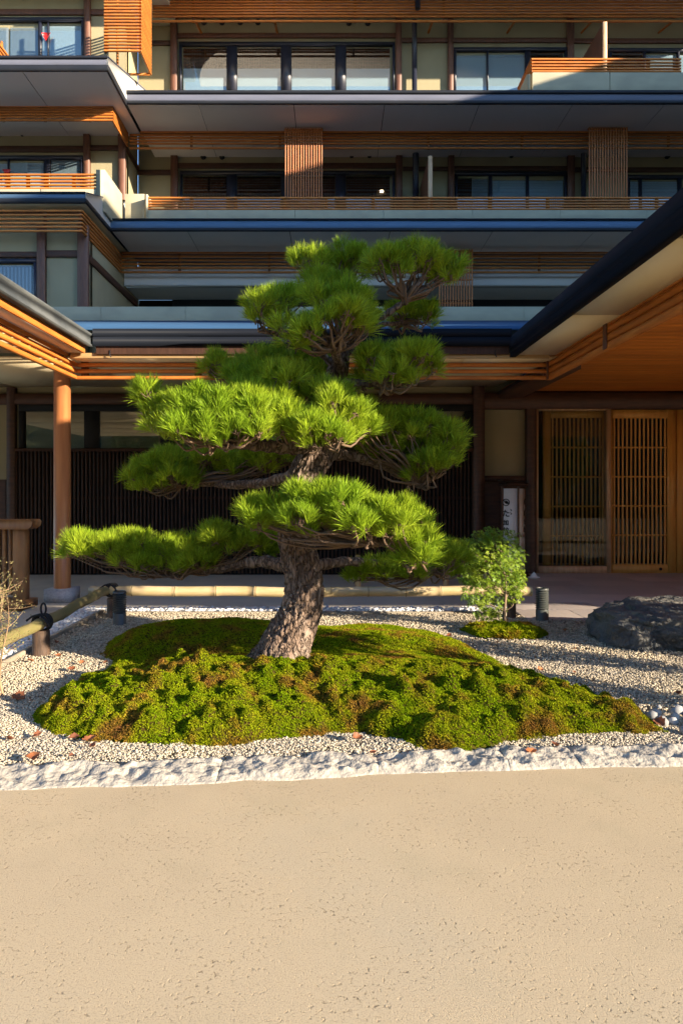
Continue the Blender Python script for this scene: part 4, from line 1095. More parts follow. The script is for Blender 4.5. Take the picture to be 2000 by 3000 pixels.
# ---- old wooden railing at the left edge
rl = empty('wooden_railing', (-3.2, 6.9, 0)); tag(rl, 'brown wooden handrail with square post at the left edge', 'railing')
Dp = 6.85
mb = MB(); xr = PX(106, Dp); zt, zb2 = PZ(1522, Dp), PZ(1550, Dp)
mb.prism([(-5.0, zb2), (xr - .05, zb2), (xr - .012, zb2 + .03), (xr, zt - .025), (xr - .02, zt), (-5.0, zt)], 'y', Dp - .08, Dp + .14); mb.build('top_rail', M['rail'], rl)
box('rail_post', rl, M['rail'], PX(42, Dp), PX(76, Dp), Dp - .03, Dp + .09, .02, zb2 - .001)
for k in range(7):
    x = PX(30, Dp) - k * .062; box('baluster', rl, M['rail'], x - .016, x + .016, Dp + .0, Dp + .05, .12, zb2 - .001)
box('base_sill', rl, M['rail'], -5.0, PX(96, Dp), Dp - .25, Dp + .13, -.002, .075)

# ---- standing lantern sign by the door
sg = empty('lantern_sign', (2.55, 9.2, 0)); tag(sg, 'tall white paper lantern sign with black brush lettering beside the entrance', 'sign')
Dsn = 9.0; ang = math.radians(28)
xe = PX(1517, Dsn)
zl, zh = .10, PZ(1431, Dsn)
wl = (PX(1517, Dsn) - PX(1469, Dsn)) / math.cos(ang); wr = (PX(1545, Dsn) - PX(1518, Dsn)) / math.sin(ang)
ul = Vector((-math.cos(ang), math.sin(ang), 0)); ur = Vector((math.sin(ang), math.cos(ang), 0)); cnr = Vector((xe, Dsn, 0))
wl_, wr_ = .21, .40
def panel(a, b2, z0, z1, th, name, m, parent):
    d = (b2 - a).normalized(); nn = Vector((-d.y, d.x, 0)) * th
    V = [(*(p + q).to_2d(), z) for z in (z0, z1) for p, q in ((a, Vector((0, 0, 0))), (b2, Vector((0, 0, 0))), (b2, nn), (a, nn))]
    return mobj(name, V, [(0, 1, 2, 3), (4, 7, 6, 5), (0, 4, 5, 1), (1, 5, 6, 2), (2, 6, 7, 3), (3, 7, 4, 0)], m, parent)
pL = panel(cnr, cnr + ul * wl_, zl, zh, -.02, 'sign_face', M['white'], sg)
pR = panel(cnr + ur * .02, cnr + ur * wr_, zl, zh, .02, 'sign_face', M['white'], sg)
for c in (cnr, cnr + ul * wl_, cnr + ur * wr_):
    box('corner_stile', sg, M['brown'], c.x - .012, c.x + .012, c.y - .012, c.y + .012, 0, zh + .03)
mid = cnr + ul * wl_ / 2 + ur * wr_ / 2
box('sign_cap', sg, M['brown'], mid.x - .16, mid.x + .14, mid.y - .2, mid.y + .2, zh + .031, zh + .075)
box('sign_lid', sg, M['brown'], mid.x - .19, mid.x + .08, mid.y - .22, mid.y + .1, zh + .095, zh + .12)
box('sign_foot', sg, M['brown'], mid.x - .16, mid.x + .16, mid.y - .2, mid.y + .2, -.002, .06)
def glyph(ch, face_o, along, u, z, s, name, m=None):
    cu = bpy.data.curves.new('glyph', 'FONT'); cu.body = ch; cu.size = s; cu.align_x = 'CENTER'; cu.align_y = 'CENTER'; cu.extrude = .001; cu.offset = .0022
    t = bpy.data.objects.new('glyph', cu); col.objects.link(t)
    dg = bpy.context.evaluated_depsgraph_get()
    me = bpy.data.meshes.new_from_object(t.evaluated_get(dg)); bpy.data.objects.remove(t)
    me.materials.clear(); me.materials.append(m or M['ink'])
    o = bpy.data.objects.new(name, me)
    xax = along.normalized(); zax = Vector((0, 0, 1)); yn = zax.cross(xax)
    out = -yn
    p = face_o + along.normalized() * u + out * .004
    o.matrix_basis = Matrix(((xax.x, 0, out.x, p.x), (xax.y, 0, out.y, p.y), (0, 1, 0, z), (0, 0, 0, 1)))
    link(o, sg); return o
# left face reads from its left edge towards the corner
fo = cnr + ul * wl_; al = -ul
def ring(o, along, u, z, r):
    xax = along.normalized(); out = Vector((xax.y, -xax.x, 0)); c = o + xax * u + out * .004 + Vector((0, 0, z))
    mb = MB()
    mb.tube([c + xax * (r * math.cos(t)) + Vector((0, 0, r * math.sin(t))) for t in np.linspace(0, 2 * math.pi, 28)], .006, 5)
    for dx in (-.4, 0, .35):
        mb.tube([c + xax * (dx * r - .01) + Vector((0, 0, r * .55)), c + xax * (dx * r + .01) + Vector((0, 0, -r * .1)), c + xax * (dx * r + .03) + Vector((0, 0, -r * .5))], [.004, .009, .003], 5)
    mb.build('round_emblem', M['ink'], sg)
k9 = 9.15 / 2000
ring(fo, al, .05, PZ(1472, Dsn), .043)
glyph('た', fo, al, .05, PZ(1506, Dsn), .105, 'brush_letter')
glyph('加', fo, al, .05, PZ(1533, Dsn), .075, 'brush_letter')
glyph('紋', fo, al, .05, PZ(1556, Dsn), .085, 'brush_letter')
for py in (1495, 1505): glyph('ゝ', fo, al, .115, PZ(py, Dsn), .05, 'brush_letter')
fo2 = cnr; al2 = ur
ring(fo2, al2, wr_ - .02, PZ(1472, Dsn), .04)
for ch, py, s in (('た', 1506, .10), ('加', 1533, .075), ('紋', 1556, .085)): glyph(ch, fo2, al2, wr_ - .035, PZ(py, Dsn), s, 'brush_letter')
glyph('印', fo2, al2, wr_ - .10, PZ(1573, Dsn), .035, 'red_seal', M['redink'])

# ---- little salt cone at the door post
e = empty('salt_cone', (PX(1563, 8.95), 8.95, .022)); tag(e, 'tiny white salt cone on a dish by the entrance post', 'salt cone')
x = PX(1563, 8.95)
mb = MB(); mb.tube([(x, 8.95, .022), (x, 8.95, .034), (x, 8.95, .040)], [.05, .075, .078], 20); mb.build('dish', M['white'], e, True)
mb = MB(); mb.tube([(x, 8.95, .04), (x, 8.95, .07), (x, 8.95, .105)], [.05, .032, .004], 16); mb.build('salt', M['salt'], e, True)

# ================================================================== PINE
VS = 2000 / 1568.0          # outlines were measured on a 1568 px wide view
def vp(vx, vy, D): return np.array(P3(vx * VS, vy * VS, D))
def vr(r, D): return r * VS / F * D
pine = empty('pine_tree', tuple(vp(652, 1520, 3.92) * (1, 1, 0) + (0, 0, .12))); tag(pine, 'cloud pruned black pine with leaning trunk on the moss mound', 'tree')
# trunk
tk = [(633, 1550, 3.90, 72), (643, 1515, 3.90, 62), (664, 1460, 3.92, 53), (690, 1410, 3.94, 46), (699, 1360, 3.95, 44), (694, 1310, 3.96, 42), (683, 1262, 3.97, 39), (676, 1220, 3.97, 36),
      (680, 1150, 3.98, 35), (702, 1090, 4.0, 38), (727, 1040, 4.02, 40), (745, 975, 4.04, 31), (757, 910, 4.05, 27), (775, 850, 4.05, 23), (790, 800, 4.04, 18), (835, 760, 4.05, 14), (870, 715, 4.06, 11)]
ctrl = [vp(a, b2, D) for a, b2, D, r in tk]; rads = [vr(r, D) for a, b2, D, r in tk]
nT = 300; seg = 110
pts = spline(ctrl, nT); rr = np.interp(np.linspace(0, len(tk) - 1, nT), range(len(tk)), rads)
Vt, Ft = tube_geo(pts, rr, seg)
Vt = Vt.reshape(nT, seg, 3)
cen = pts[:, None, :]; dirv = Vt - cen; L = np.linalg.norm(dirv, axis=2, keepdims=True); dirn = dirv / L
arc = np.concatenate([[0], np.cumsum(np.linalg.norm(np.diff(pts, axis=0), axis=1))])
A = np.linspace(0, 2 * np.pi, seg, endpoint=False)
def bark_disp(s, a, r):
    # cells of bark: plates longer along the stem
    u = np.stack([np.cos(a) * 3.6, np.sin(a) * 3.6, s * 11 + 0 * a], -1)
    out = np.empty(len(a))
    for k in range(len(a)):
        p = Vector(u[k]); p = p + Vector((mnoise.noise(p * 1.5), mnoise.noise(p * 1.5 + Vector((7, 1, 3))), mnoise.noise(p * 1.5 + Vector((2, 9, 5))))) * .5
        dist, _ = mnoise.voronoi(p)
        e = min(1.0, (dist[1] - dist[0]) * 3.2)
        out[k] = e * .75 + .25 * mnoise.noise(p * 5)
    return out
for i in range(nT):
    s = arc[i]
    low = np.array([mnoise.noise(Vector((math.cos(a) * 1.2, math.sin(a) * 1.2, s * 3))) for a in A[::5]])
    low = np.interp(np.arange(seg), np.arange(0, seg, 5), low, period=seg)
    flare = 0.0
    if i < 45:
        f = 1 - i / 45
        flare = f ** 2 * (.10 + .45 * np.array([max(0, mnoise.noise(Vector((math.cos(a) * 1.9, math.sin(a) * 1.9, 2.2)))) for a in A]))
    bd = bark_disp(np.full(seg, s), A, rr[i])
    k = 1 + .10 * low + (bd - .5) * .20 + flare
    Vt[i] = pts[i] + dirn[i] * (L[i] * k[:, None])
mobj('trunk', Vt.reshape(-1, 3), Ft, M['bark'], pine, True)
# sawn branch scar on the trunk front
c = vp(698, 1288, 3.97) + np.array((0, -.082, 0))
mb = MB(); mb.tube([c + (0, .03, 0), c + (0, .0, 0), c + (0, -.008, 0), c + (0, -.008, 0.0001)], [.034, .034, .026, .024], 18); mb.build('bark_collar', M['bark'], pine, True)
scar = mat('sawn_wood', (.33, .27, .12), .8, (.22, .17, .07), 30)
mb = MB(); mb.tube([c + (0, -.004, 0), c + (0, -.012, 0)], [.021, .020], 18); mb.build('branch_scar', scar, pine, True)

def limb(ctrl, r0, r1, n=40):
    pts = spline(ctrl, n)
    for k in range(1, n - 1):
        p = Vector(pts[k] * 6); pts[k] += np.array(mnoise.noise_vector(p)) * .012
    rad = np.linspace(r0, r1, n) * (1 + .12 * np.sin(np.arange(n) * 1.3))
    mb = MB(); mb.tube(pts, rad, 12); mb.build('branch', M['bark'], pine, True)
    return pts[-1]

def pad(subs, anchor, name='foliage_pad', dens=1.0, nl=.086, up=.75):
    """subs: (x0, x1, y0, y1, D) outlines in view px of the lumps of one pruned pad; anchor: point the twigs leave from"""
    kc = []; kr = []
    for vx0, vx1, vy0, vy1, D in subs:
        g = 3.8 / D
        rx = max(14, (vx1 - vx0) / 2 - 15 * g); rz = max(10, (vy1 - vy0) / 2 - 17 * g)
        c = vp((vx0 + vx1) / 2, (vy0 + vy1) / 2 + 4, D); r = (vr(rx, D), max(.13, vr(rx, D) * .8), vr(rz, D))
        m = max(6, int(r[0] * r[1] / .0017 + r[0] * r[2] / .0026))
        for _ in range(m):
            a = random.uniform(0, 2 * math.pi); q = math.sqrt(random.random())
            x, y = math.cos(a) * q, math.sin(a) * q
            t = math.sqrt(max(0, 1 - q * q))
            zz = t * random.uniform(-.55, 1.0) if random.random() < .75 else random.uniform(-.75, .1)
            kc.append(c + np.array((x * r[0], y * r[1], zz * r[2]))); sz_ = random.uniform(.05, .082)
            kr.append((sz_ * 1.1, sz_ * 1.1, sz_ * .8))
    kc = np.array(kc); kr = np.array(kr)
    T = []; AX = []
    for i in range(len(kc)):
        nt = int(12 * dens)
        d = rng.normal(size=(nt, 3)); d /= np.linalg.norm(d, axis=1)[:, None]
        d[:, 2] = np.where(d[:, 2] < -.35, -d[:, 2], d[:, 2])
        p = kc[i] + d * kr[i] * .8
        nrm = d / kr[i]; nrm /= np.linalg.norm(nrm, axis=1)[:, None]
        # drop the ones inside other knobs
        rel = (p[:, None, :] - kc[None]) / kr[None]
        inside = (np.sum(rel ** 2, -1) < .30); inside[:, i] = False
        ok = ~inside.any(1)
        T.append(p[ok]); ax = nrm[ok] * .75 + np.array((0, 0, up)) + rng.normal(0, .22, (ok.sum(), 3))
        AX.append(ax / np.linalg.norm(ax, axis=1)[:, None])
    T = np.concatenate(T); AX = np.concatenate(AX)
    T = T - AX * nl * .45
    n = len(T); nn = int(44)
    Tn = np.repeat(T, nn, 0); An = np.repeat(AX, nn, 0); M_ = len(Tn)
    r = rng.normal(size=(M_, 3)); e1 = np.cross(An, r); e1 /= np.linalg.norm(e1, axis=1)[:, None]
    th = np.radians(rng.uniform(4, 46, M_))
    dr = An * np.cos(th)[:, None] + e1 * np.sin(th)[:, None]
    shoot = rng.uniform(0, .035, M_)[:, None]
    b0 = Tn + An * shoot
    ln = (nl * rng.uniform(.65, 1.1, M_) * np.repeat(rng.uniform(.8, 1.15, n), nn))[:, None]
    side = np.cross(dr, rng.normal(size=(M_, 3))); side /= np.linalg.norm(side, axis=1)[:, None]
    w = .0014
    midp = b0 + dr * ln * .55 + np.array((0, 0, .004))
    tip = b0 + dr * ln + np.array((0, 0, .0))
    Vn = np.stack([b0 - side * w * .7, midp - side * w, tip, midp + side * w], 1).reshape(-1, 3)
    o = mobj(name, Vn, np.arange(M_ * 4).reshape(-1, 4), M['needle'], pine)
    o['kind'] = 'stuff'
    # twigs: anchor -> knob -> some tufts
    mb = MB(); an = np.array(anchor)
    for i in range(len(kc)):
        a = an + rng.normal(0, .012, 3); e = kc[i] - np.array((0, 0, kr[i][2] * .3))
        mid = (a + e) / 2 + np.array((0, 0, -.03)) + rng.normal(0, .025, 3); m2 = a * .25 + e * .75 + np.array((0, 0, -.03)) + rng.normal(0, .02, 3)
        mb.tube(spline([a, mid, m2, e], 9), np.linspace(.0085, .0035, 9), 5, False)
        sel = np.argsort(np.sum((T - kc[i]) ** 2, 1))[:5]
        for t in sel:
            q = (e + T[t]) / 2 + rng.normal(0, .008, 3) - np.array((0, 0, .008))
            mb.tube([e, q, T[t]], [.0034, .003, .0022], 4, False)
    tw = mb.build('twig_cluster', M['twig'], o, True); tw['kind'] = 'stuff'
    return n

# limbs and pads; each pad hangs on a limb that leaves the trunk
J = lambda vx, vy, D: vp(vx, vy, D)
tot = 0
# top crown
e = limb([J(790, 800, 4.04), J(830, 750, 4.0), J(880, 725, 3.98), J(930, 690, 3.96)], .032, .016)
tot += pad([(813, 940, 556, 662, 3.92), (900, 1022, 542, 650, 3.98), (960, 1067, 575, 672, 4.02)], e, up=.85)
e = limb([J(790, 800, 4.06), J(775, 740, 4.14), J(765, 690, 4.2)], .028, .014)
tot += pad([(670, 770, 572, 650, 4.25), (740, 850, 560, 640, 4.28), (690, 800, 615, 690, 4.15)], e, up=.9)
e = limb([J(835, 760, 4.06), J(890, 745, 4.2), J(930, 740, 4.3)], .02, .01)
tot += pad([(885, 1011, 690, 762, 4.32)], e)
# second tier
e = limb([J(782, 850, 4.05), J(775, 830, 3.9), J(772, 805, 3.72)], .034, .022)
tot += pad([(690, 850, 645, 750, 3.68), (800, 894, 690, 800, 3.64), (637, 740, 700, 815, 3.62), (720, 830, 680, 770, 3.55)], e, up=.8)
e = limb([J(775, 850, 4.05), J(710, 790, 4.0), J(625, 765, 3.9)], .024, .012)
tot += pad([(566, 672, 664, 762, 3.88), (610, 720, 656, 740, 3.98)], e)
# third tier right
e = limb([J(765, 880, 4.05), J(820, 880, 3.95), J(880, 885, 3.85)], .03, .016)
tot += pad([(806, 930, 780, 880, 3.9), (880, 1021, 776, 870, 3.86), (860, 985, 815, 908, 3.8)], e)
# dark tier behind at left, and the fill round the upper trunk
e = limb([J(760, 900, 4.06), J(680, 880, 4.25), J(590, 875, 4.35)], .03, .015)
tot += pad([(459, 570, 800, 885, 4.36), (540, 680, 792, 890, 4.4), (650, 765, 800, 880, 4.38), (690, 790, 835, 925, 4.25), (760, 850, 850, 930, 4.3)], e)
# big lit tier at left
e = limb([J(735, 1020, 4.03), J(660, 1028, 3.85), J(580, 1022, 3.7), J(500, 1012, 3.6)], .050, .022)
tot += pad([(288, 420, 878, 985, 3.62), (370, 510, 872, 990, 3.56), (460, 620, 880, 1000, 3.5), (340, 470, 925, 1030, 3.5), (430, 560, 935, 1035, 3.46), (520, 640, 930, 1035, 3.48)], e, up=.85, dens=1.1)
e = limb([J(735, 1015, 4.02), J(690, 1000, 3.8), J(640, 985, 3.68)], .036, .018)
tot += pad([(505, 640, 835, 930, 3.85), (590, 712, 822, 930, 3.74), (600, 720, 890, 1000, 3.62), (540, 660, 870, 970, 3.66), (610, 730, 950, 1035, 3.66), (600, 700, 840, 940, 3.9)], e, up=.95, dens=1.1)
e = limb([J(735, 1015, 4.0), J(740, 1010, 3.8), J(740, 1000, 3.62)], .03, .016)
tot += pad([(676, 805, 925, 1045, 3.5), (715, 840, 885, 975, 3.62), (650, 760, 920, 1025, 3.56), (690, 790, 860, 950, 3.8), (760, 860, 930, 1030, 3.75)], e, up=.95, dens=1.1)
# dark tier lower left
e = limb([J(712, 1070, 4.02), J(620, 1108, 4.35), J(500, 1112, 4.6), J(420, 1108, 4.65)], .040, .018)
tot += pad([(285, 400, 1062, 1138, 4.62), (320, 450, 1022, 1110, 4.66), (430, 560, 1020, 1105, 4.66), (540, 680, 1015, 1095, 4.62), (350, 470, 1060, 1130, 4.62)], e)
# right middle tier
e = limb([J(740, 1035, 4.03), J(820, 1050, 4.1), J(900, 1078, 4.15), J(960, 1108, 4.15)], .042, .018)
tot += pad([(793, 920, 915, 1020, 4.02), (880, 1010, 925, 1040, 4.08), (960, 1080, 955, 1080, 4.12), (920, 1050, 1010, 1118, 4.1), (840, 960, 985, 1080, 4.22), (780, 890, 960, 1055, 4.12)], e)
# front lit tier
e = limb([J(690, 1215, 3.9), J(740, 1232, 3.68), J(800, 1238, 3.55), J(860, 1245, 3.5)], .044, .02)
tot += pad([(550, 670, 1126, 1238, 3.6), (640, 770, 1096, 1220, 3.52), (720, 850, 1088, 1215, 3.48), (800, 900, 1110, 1235, 3.46), (640, 760, 1150, 1245, 3.46), (760, 870, 1150, 1250, 3.40)], e, up=.95, dens=1.15)
e = limb([J(860, 1245, 3.5), J(905, 1250, 3.46), J(950, 1275, 3.44)], .022, .012)
tot += pad([(865, 985, 1138, 1240, 3.44), (910, 1005, 1170, 1290, 3.46), (890, 1000, 1230, 1325, 3.42), (850, 950, 1160, 1250, 3.38)], e, up=.6, dens=1.15)
# low dark tier at left
e = limb([J(690, 1305, 3.96), J(600, 1290, 4.2), J(500, 1304, 4.32), J(400, 1316, 4.34)], .046, .02)
tot += pad([(152, 270, 1210, 1305, 4.32), (230, 360, 1204, 1304, 4.32), (330, 470, 1204, 1312, 4.32), (440, 570, 1200, 1294, 4.34), (540, 645, 1200, 1294, 4.34), (260, 390, 1248, 1330, 4.28), (370, 500, 1242, 1325, 4.28)], e, up=.8)
# low tier at right, behind
e = limb([J(700, 1300, 3.97), J(800, 1290, 4.15), J(900, 1300, 4.3), J(990, 1310, 4.4)], .036, .014)
tot += pad([(793, 910, 1276, 1345, 4.3), (880, 990, 1270, 1345, 4.36), (982, 1080, 1228, 1340, 4.45)], e)
print('tufts', tot)

# ================================================================== YOUNG MAPLE
mp = empty('maple_sapling', (1.42, 5.6, .04)); tag(mp, 'young yellow green maple bush standing on its own moss cushion', 'tree')
Dm = 5.62
tr = [P3(1478, 1846, Dm), P3(1476, 1800, Dm), P3(1480, 1740, Dm), P3(1478, 1690, Dm), P3(1462, 1640, Dm)]
mb = MB(); mb.tube(spline([np.array(t) for t in tr], 24), np.linspace(.016, .006, 24), 10); mb.build('trunk', M['mapletrunk'], mp, True)
blobs = [(1440, 1620, 75, 50), (1495, 1630, 45, 45), (1470, 1580, 55, 32), (1405, 1580, 32, 28), (1480, 1690, 55, 55), (1420, 1680, 70, 48), (1520, 1700, 22, 50), (1400, 1735, 50, 40), (1500, 1750, 35, 20), (1440, 1770, 45, 35), (1420, 1800, 38, 22), (1455, 1810, 22, 20), (1385, 1640, 32, 40), (1378, 1690, 34, 40), (1365, 1600, 22, 22), (1440, 1562, 30, 20)]
LP = []
mbt = MB()
for px, py, rx, ry in blobs:
    c = np.array(P3(px, py, Dm + random.uniform(-.1, .12))); r = np.array((rx, (rx + ry) * .5, ry)) / F * Dm
    m = int(rx * ry / 7)
    d = rng.normal(size=(m, 3)); d /= np.linalg.norm(d, axis=1)[:, None]
    LP.append(c + d * r * (rng.uniform(.35, 1.1, m) ** .6)[:, None])
    st = np.array(P3(1478, min(1790, py + 60), Dm))
    mbt.tube(spline([st, (st + c) / 2 + rng.normal(0, .03, 3), c], 8), np.linspace(.0055, .0025, 8), 5, False)
mbt.build('twigs', M['mapletrunk'], mp, True)
LP = np.concatenate(LP); m = len(LP)
Vv = []; 
nrm = np.stack([rng.normal(.25, .45, m), rng.normal(-.35, .45, m), rng.uniform(.3, 1.1, m)], -1); nrm /= np.linalg.norm(nrm, axis=1)[:, None]
r = rng.normal(size=(m, 3)); e1 = np.cross(nrm, r); e1 /= np.linalg.norm(e1, axis=1)[:, None]; e2 = np.cross(nrm, e1)
sz = rng.uniform(.020, .038, m)
for k, (a, ls) in enumerate(((0, 1), (.75, .85), (-.75, .85), (1.6, .55), (-1.6, .55))):
    d = (np.cos(a) * e1 + np.sin(a) * e2); sd = (-np.sin(a) * e1 + np.cos(a) * e2); L_ = (sz * ls)[:, None]
    tip = LP + d * L_ - nrm * L_ * .18
    Vv.append(np.stack([LP, LP + d * L_ * .5 + sd * L_ * .13, tip, LP + d * L_ * .5 - sd * L_ * .13], 1))
Vv = np.stack(Vv, 1).reshape(-1, 3)
o = mobj('foliage', Vv, np.arange(len(Vv)).reshape(-1, 4), M['leafy'], mp); o['kind'] = 'stuff'

# ================================================================== DRY SHRUB at the left edge
ds = empty('dry_shrub', (-1.82, 3.78, 0)); tag(ds, 'thin dry shrub with pale twigs at the left edge on the gravel', 'shrub')
mb = MB(); lf = []
for k in range(8):
    b0 = np.array((-1.83 + random.uniform(-.07, .02), 3.78 + random.uniform(-.05, .05), .0))
    h = random.uniform(.4, .72); lean = np.array((random.uniform(-.22, .10), random.uniform(-.1, .12), 0))
    p = spline([b0, b0 + lean * .3 + (0, 0, h * .4), b0 + lean * .7 + (random.uniform(-.03, .03), 0, h * .75), b0 + lean + (0, 0, h)], 14)
    mb.tube(p, np.linspace(.0062, .0012, 14), 5, False)
    for j in range(4, 14):
        for _ in range(2):
            q = p[j] + np.array((random.uniform(-.13, .13), random.uniform(-.1, .1), random.uniform(.0, .12)))
            mb.tube([p[j], (p[j] + q) / 2 + (0, 0, -.008), q], [.0014, .0011, .0007], 4, False); lf.append(q); lf.append((p[j] + q) / 2); lf.append(p[j] * .3 + q * .7)
mb.build('twigs', M['straw'], ds, True)
lf = np.repeat(np.array(lf), 5, 0) + rng.normal(0, .018, (len(lf) * 5, 3)); m = len(lf)
lf = lf[lf[:, 2] > .24]; m = len(lf)
d = rng.normal(size=(m, 3)); d /= np.linalg.norm(d, axis=1)[:, None]; s2 = np.cross(d, rng.normal(size=(m, 3))); s2 /= np.linalg.norm(s2, axis=1)[:, None]
ll = rng.uniform(.007, .015, m)[:, None]
Vv = np.stack([lf, lf + d * ll * .5 + s2 * ll * .25, lf + d * ll, lf + d * ll * .5 - s2 * ll * .25], 1).reshape(-1, 3)
o = mobj('foliage', Vv, np.arange(m * 4).reshape(-1, 4), M['drylf'], ds); o['kind'] = 'stuff'

# ================================================================== SHRUBS beyond the frame
def leaf_cloud(c, r, n, ls, mat_, parent, name='foliage'):
    d = rng.normal(size=(n, 3)); d /= np.linalg.norm(d, axis=1)[:, None]
    p = np.array(c) + d * np.array(r) * (rng.uniform(.2, 1, n) ** .45)[:, None]
    a = rng.normal(size=(n, 3)); a /= np.linalg.norm(a, axis=1)[:, None]; s = np.cross(a, rng.normal(size=(n, 3))); s /= np.linalg.norm(s, axis=1)[:, None]
    l = (ls * rng.uniform(.6, 1.2, n))[:, None]
    Vv = np.stack([p, p + a * l * .5 + s * l * .3, p + a * l, p + a * l * .5 - s * l * .3], 1).reshape(-1, 3)
    o = mobj(name, Vv, np.arange(n * 4).reshape(-1, 4), mat_, parent); o['kind'] = 'stuff'; return o
e = empty('shade_tree', (3.05, 2.6, 0)); tag(e, 'small unseen tree added beyond the right frame edge to shade the pine', 'tree')  # added out of view to throw shade on trunk and rear moss
mb = MB(); mb.tube([(3.1, 2.55, 0), (3.05, 2.6, .6), (3.0, 2.6, 1.5)], [.05, .04, .02], 8); mb.build('trunk', M['mapletrunk'], e, True)
leaf_cloud((3.0, 2.62, 1.72), (.62, .66, .76), 7000, .075, M['hedge'], e, 'crown')
for (x, y, h, rr_, lab) in ((2.74, 4.02, .75, .22, 'clipped dark shrub just right of the frame below the rock'), (2.36, 3.40, .66, .22, 'clipped dark shrub just right of the frame by the cobbles'), (4.0, 4.10, .95, .34, 'broad unseen shrub added right of the frame to shade the rock')):  # the broad one is added only to keep the rock shaded
    e = empty('azalea_shrub', (x, y, 0)); tag(e, lab, 'shrub', 'clipped shrubs right of the frame')
    mb = MB(); mb.tube([(x, y, 0), (x + .02, y, h * .5), (x, y, h * .8)], [.02, .015, .008], 8); mb.build('stem', M['mapletrunk'], e, True)
    leaf_cloud((x, y, h * .58), (rr_, rr_, h * .45), int(1500 * (rr_ / .15) ** 1.5), .035, M['hedge'], e)
# hedge and trees across the drive, behind the camera: seen only mirrored in the door glass
hg = empty('hedge', (0, -10.4, 0)); tag(hg, 'clipped hedge across the drive behind the viewer', 'hedge')
box('hedge_core', hg, M['mossbed'], -14, 14, -10.6, -10.0, 0, .5)
n = 9000; p = np.stack([rng.uniform(-14, 14, n), rng.uniform(-10.75, -9.8, n), rng.uniform(.05, .65, n)], -1)
a = rng.normal(size=(n, 3)); a /= np.linalg.norm(a, axis=1)[:, None]; s = np.cross(a, rng.normal(size=(n, 3))); s /= np.linalg.norm(s, axis=1)[:, None]
Vv = np.stack([p, p + a * .04 + s * .025, p + a * .08, p + a * .04 - s * .025], 1).reshape(-1, 3)
o = mobj('foliage', Vv, np.arange(n * 4).reshape(-1, 4), M['hedge'], hg); o['kind'] = 'stuff'
hx = np.linspace(-70, 45, 80); hy = np.linspace(-75, -17, 40); HX, HY = np.meshgrid(hx, hy, indexing='ij')  # hillside added behind the camera to cut low sky glow
hz = -.1 + np.clip((-17 - HY) * .42, 0, 16) * (1 + .35 * (fbm(HX * .08, HY * .08, 31) - .5)) + fbm(HX * .6, HY * .6, 33) * 1.6 * np.clip((-17 - HY) / 4, 0, 1)
ii, jj = np.meshgrid(np.arange(79), np.arange(39), indexing='ij')
o = mobj('added_hill', np.stack([HX, HY, hz], -1).reshape(-1, 3), np.stack([ii * 40 + jj, (ii + 1) * 40 + jj, (ii + 1) * 40 + jj + 1, ii * 40 + jj + 1], -1).reshape(-1, 4), mat('wooded_hill', (.035, .06, .015), .9, (.06, .075, .02), .6, bump=.6, bscale=1.2), None, True)
tag(o, 'wooded hillside added unseen behind the viewer to dim the low sky', kind='structure')
for k, (x, y, h) in enumerate(((-9, -14, 4.6), (-5, -15, 5.0), (-1, -14.5, 4.4), (3, -15, 5.2), (7, -14, 4.5), (11, -15, 4.8))):
    e = empty('broadleaf_tree', (x, y, 0)); tag(e, 'dark broadleaf tree in the row behind the viewer across the drive', 'tree', 'row of trees across the drive')
    mb = MB(); mb.tube([(x, y, 0), (x + .1, y, h * .35), (x, y, h * .7)], [.16, .12, .05], 10); mb.build('trunk', M['mapletrunk'], e, True)
    leaf_cloud((x, y, h * .62), (2.1, 1.7, h * .38), 2500, .28, M['hedge'], e, 'crown')

# ================================================================== FALLEN LEAVES
def leaf_mesh(seed):
    rnd = random.Random(seed); L_, W_ = .05, .022
    V = []; nu, nv = 7, 5
    curl = rnd.uniform(3, 9); fold = rnd.uniform(.2, .8); tw = rnd.uniform(-.5, .5)
    for i in range(nu):
        u = i / (nu - 1); w = W_ * math.sin(math.pi * min(1, u * .96 + .03)) ** .8 * (1 + .2 * math.sin(u * 20 + seed))
        for j in range(nv):
            v = (j / (nv - 1) - .5) * 2
            V.append(((u - .5) * L_, v * w, curl * ((u - .5) * L_) ** 2 * 2.2 + fold * abs(v) * w + tw * v * w * (u - .5) + .002 * math.sin(v * 9 + u * 7)))
    Fq = [(i * nv + j, (i + 1) * nv + j, (i + 1) * nv + j + 1, i * nv + j + 1) for i in range(nu - 1) for j in range(nv - 1)]
    me = fast_mesh('fallen_leaf', V, Fq, True); me.materials.append(M['deadleaf']); return me
lmesh = [leaf_mesh(k) for k in range(5)]
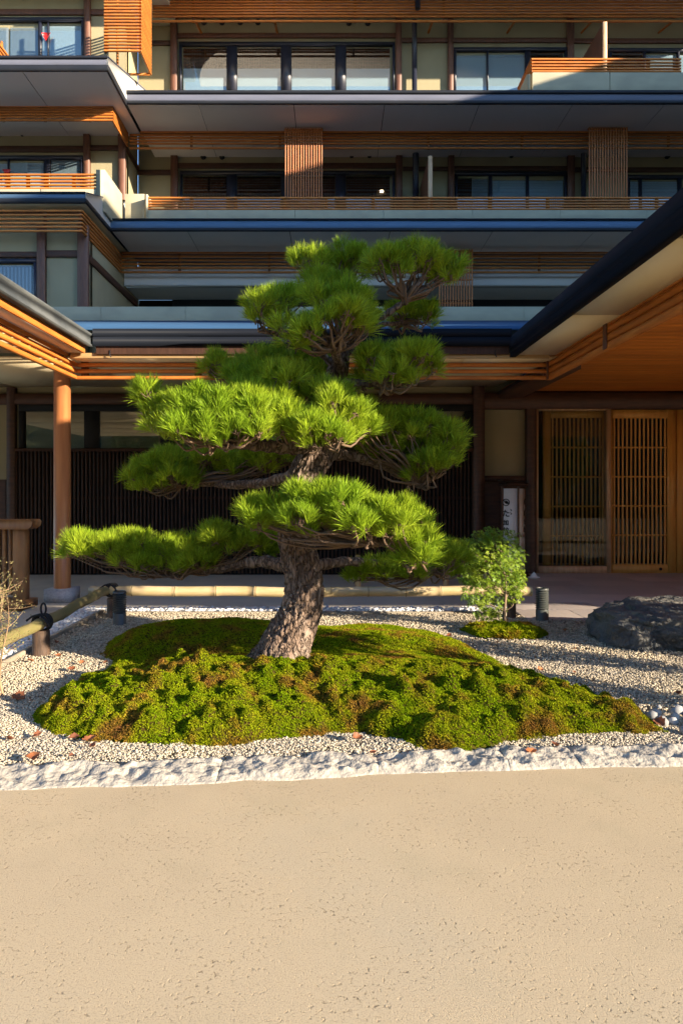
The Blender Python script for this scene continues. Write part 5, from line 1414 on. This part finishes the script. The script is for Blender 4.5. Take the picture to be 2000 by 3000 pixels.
LEAVES = [(98, 2228, 1.35, 'large orange dead leaf on the gravel near the kerb at far left'), (110, 2160, 1.0, 'dark red dead leaf on the gravel at the left tip of the moss'), (28, 2170, .8, 'orange dead leaf on the gravel at the left frame edge'),
          (218, 2165, 1.0, 'orange dead leaf leaning on the moss edge at left'), (262, 2170, 1.4, 'big brown dead leaf in the dark gap at the left of the moss'), (275, 2190, .8, 'small pinkish leaf just below the big brown leaf'),
          (210, 2218, .5, 'tiny red leaf fragment on the left gravel strip'), (1045, 2168, 1.1, 'orange dead leaf at the moss edge near the middle'), (1095, 2210, .8, 'small brown leaf on the gravel right of the middle orange leaf'),
          (1555, 2205, 1.1, 'dark brown leaf on the kerb edge right of the middle'), (1625, 2187, .8, 'pale orange leaf at the moss edge right of centre'), (1930, 2122, 1.3, 'tan leaf propped against the right tip of the moss'),
          (1532, 1985, 1.0, 'red brown leaf on the gravel behind the right moss slope'), (1582, 1965, 1.0, 'dull red leaf on the shaded gravel right of the moss'), (1682, 1903, .9, 'dark leaf on the gravel just left of the rock'),
          (1655, 1850, .9, 'black leaf in the shade between garden light and rock'), (1680, 1972, .5, 'tiny black leaf on the shaded gravel'), (1440, 1985, .9, 'brown leaf at the back edge of the moss on the right'),
          (1315, 1864, .9, 'red leaf at the gravel edge behind the moss'), (1455, 1884, .9, 'orange leaf in front of the little moss cushion'), (210, 1965, 1.1, 'red dead leaf on the shaded gravel left of the moss'),
          (55, 2048, 1.6, 'long dark red leaf at the foot of the dry shrub'), (172, 1925, .9, 'brown leaf right of the near fence post'), (90, 1938, .9, 'brown leaf left of the near fence post'),
          (310, 1943, .8, 'brown leaf by the left shoulder of the moss'), (240, 1945, .8, 'faded leaf in the sun patch left of the moss'), (165, 1884, .8, 'black leaf on the concrete edging beyond the near fence post'), (1986, 2036, .9, 'red leaf at the right frame edge on the gravel'), (1790, 2055, .8, 'dark leaf on the gravel above the right tip of the moss')]
for k, (px, py, s, lab) in enumerate(LEAVES):
    z = .028; D = GD(py, z); x = PX(px, D)
    if sdist(np.array([x]), np.array([D]), OUT)[0] > .0: D = GD(py, .05); x = PX(px, D); z = .05
    o = bpy.data.objects.new('fallen_leaf', lmesh[k % 5]); o.location = (x, D, z + .006)
    o.rotation_euler = (random.uniform(-.5, .5), random.uniform(-.4, .4), random.uniform(0, 6.28)); o.scale = (s * .95,) * 3
    link(o); tag(o, lab, 'leaf', 'fallen autumn leaves')
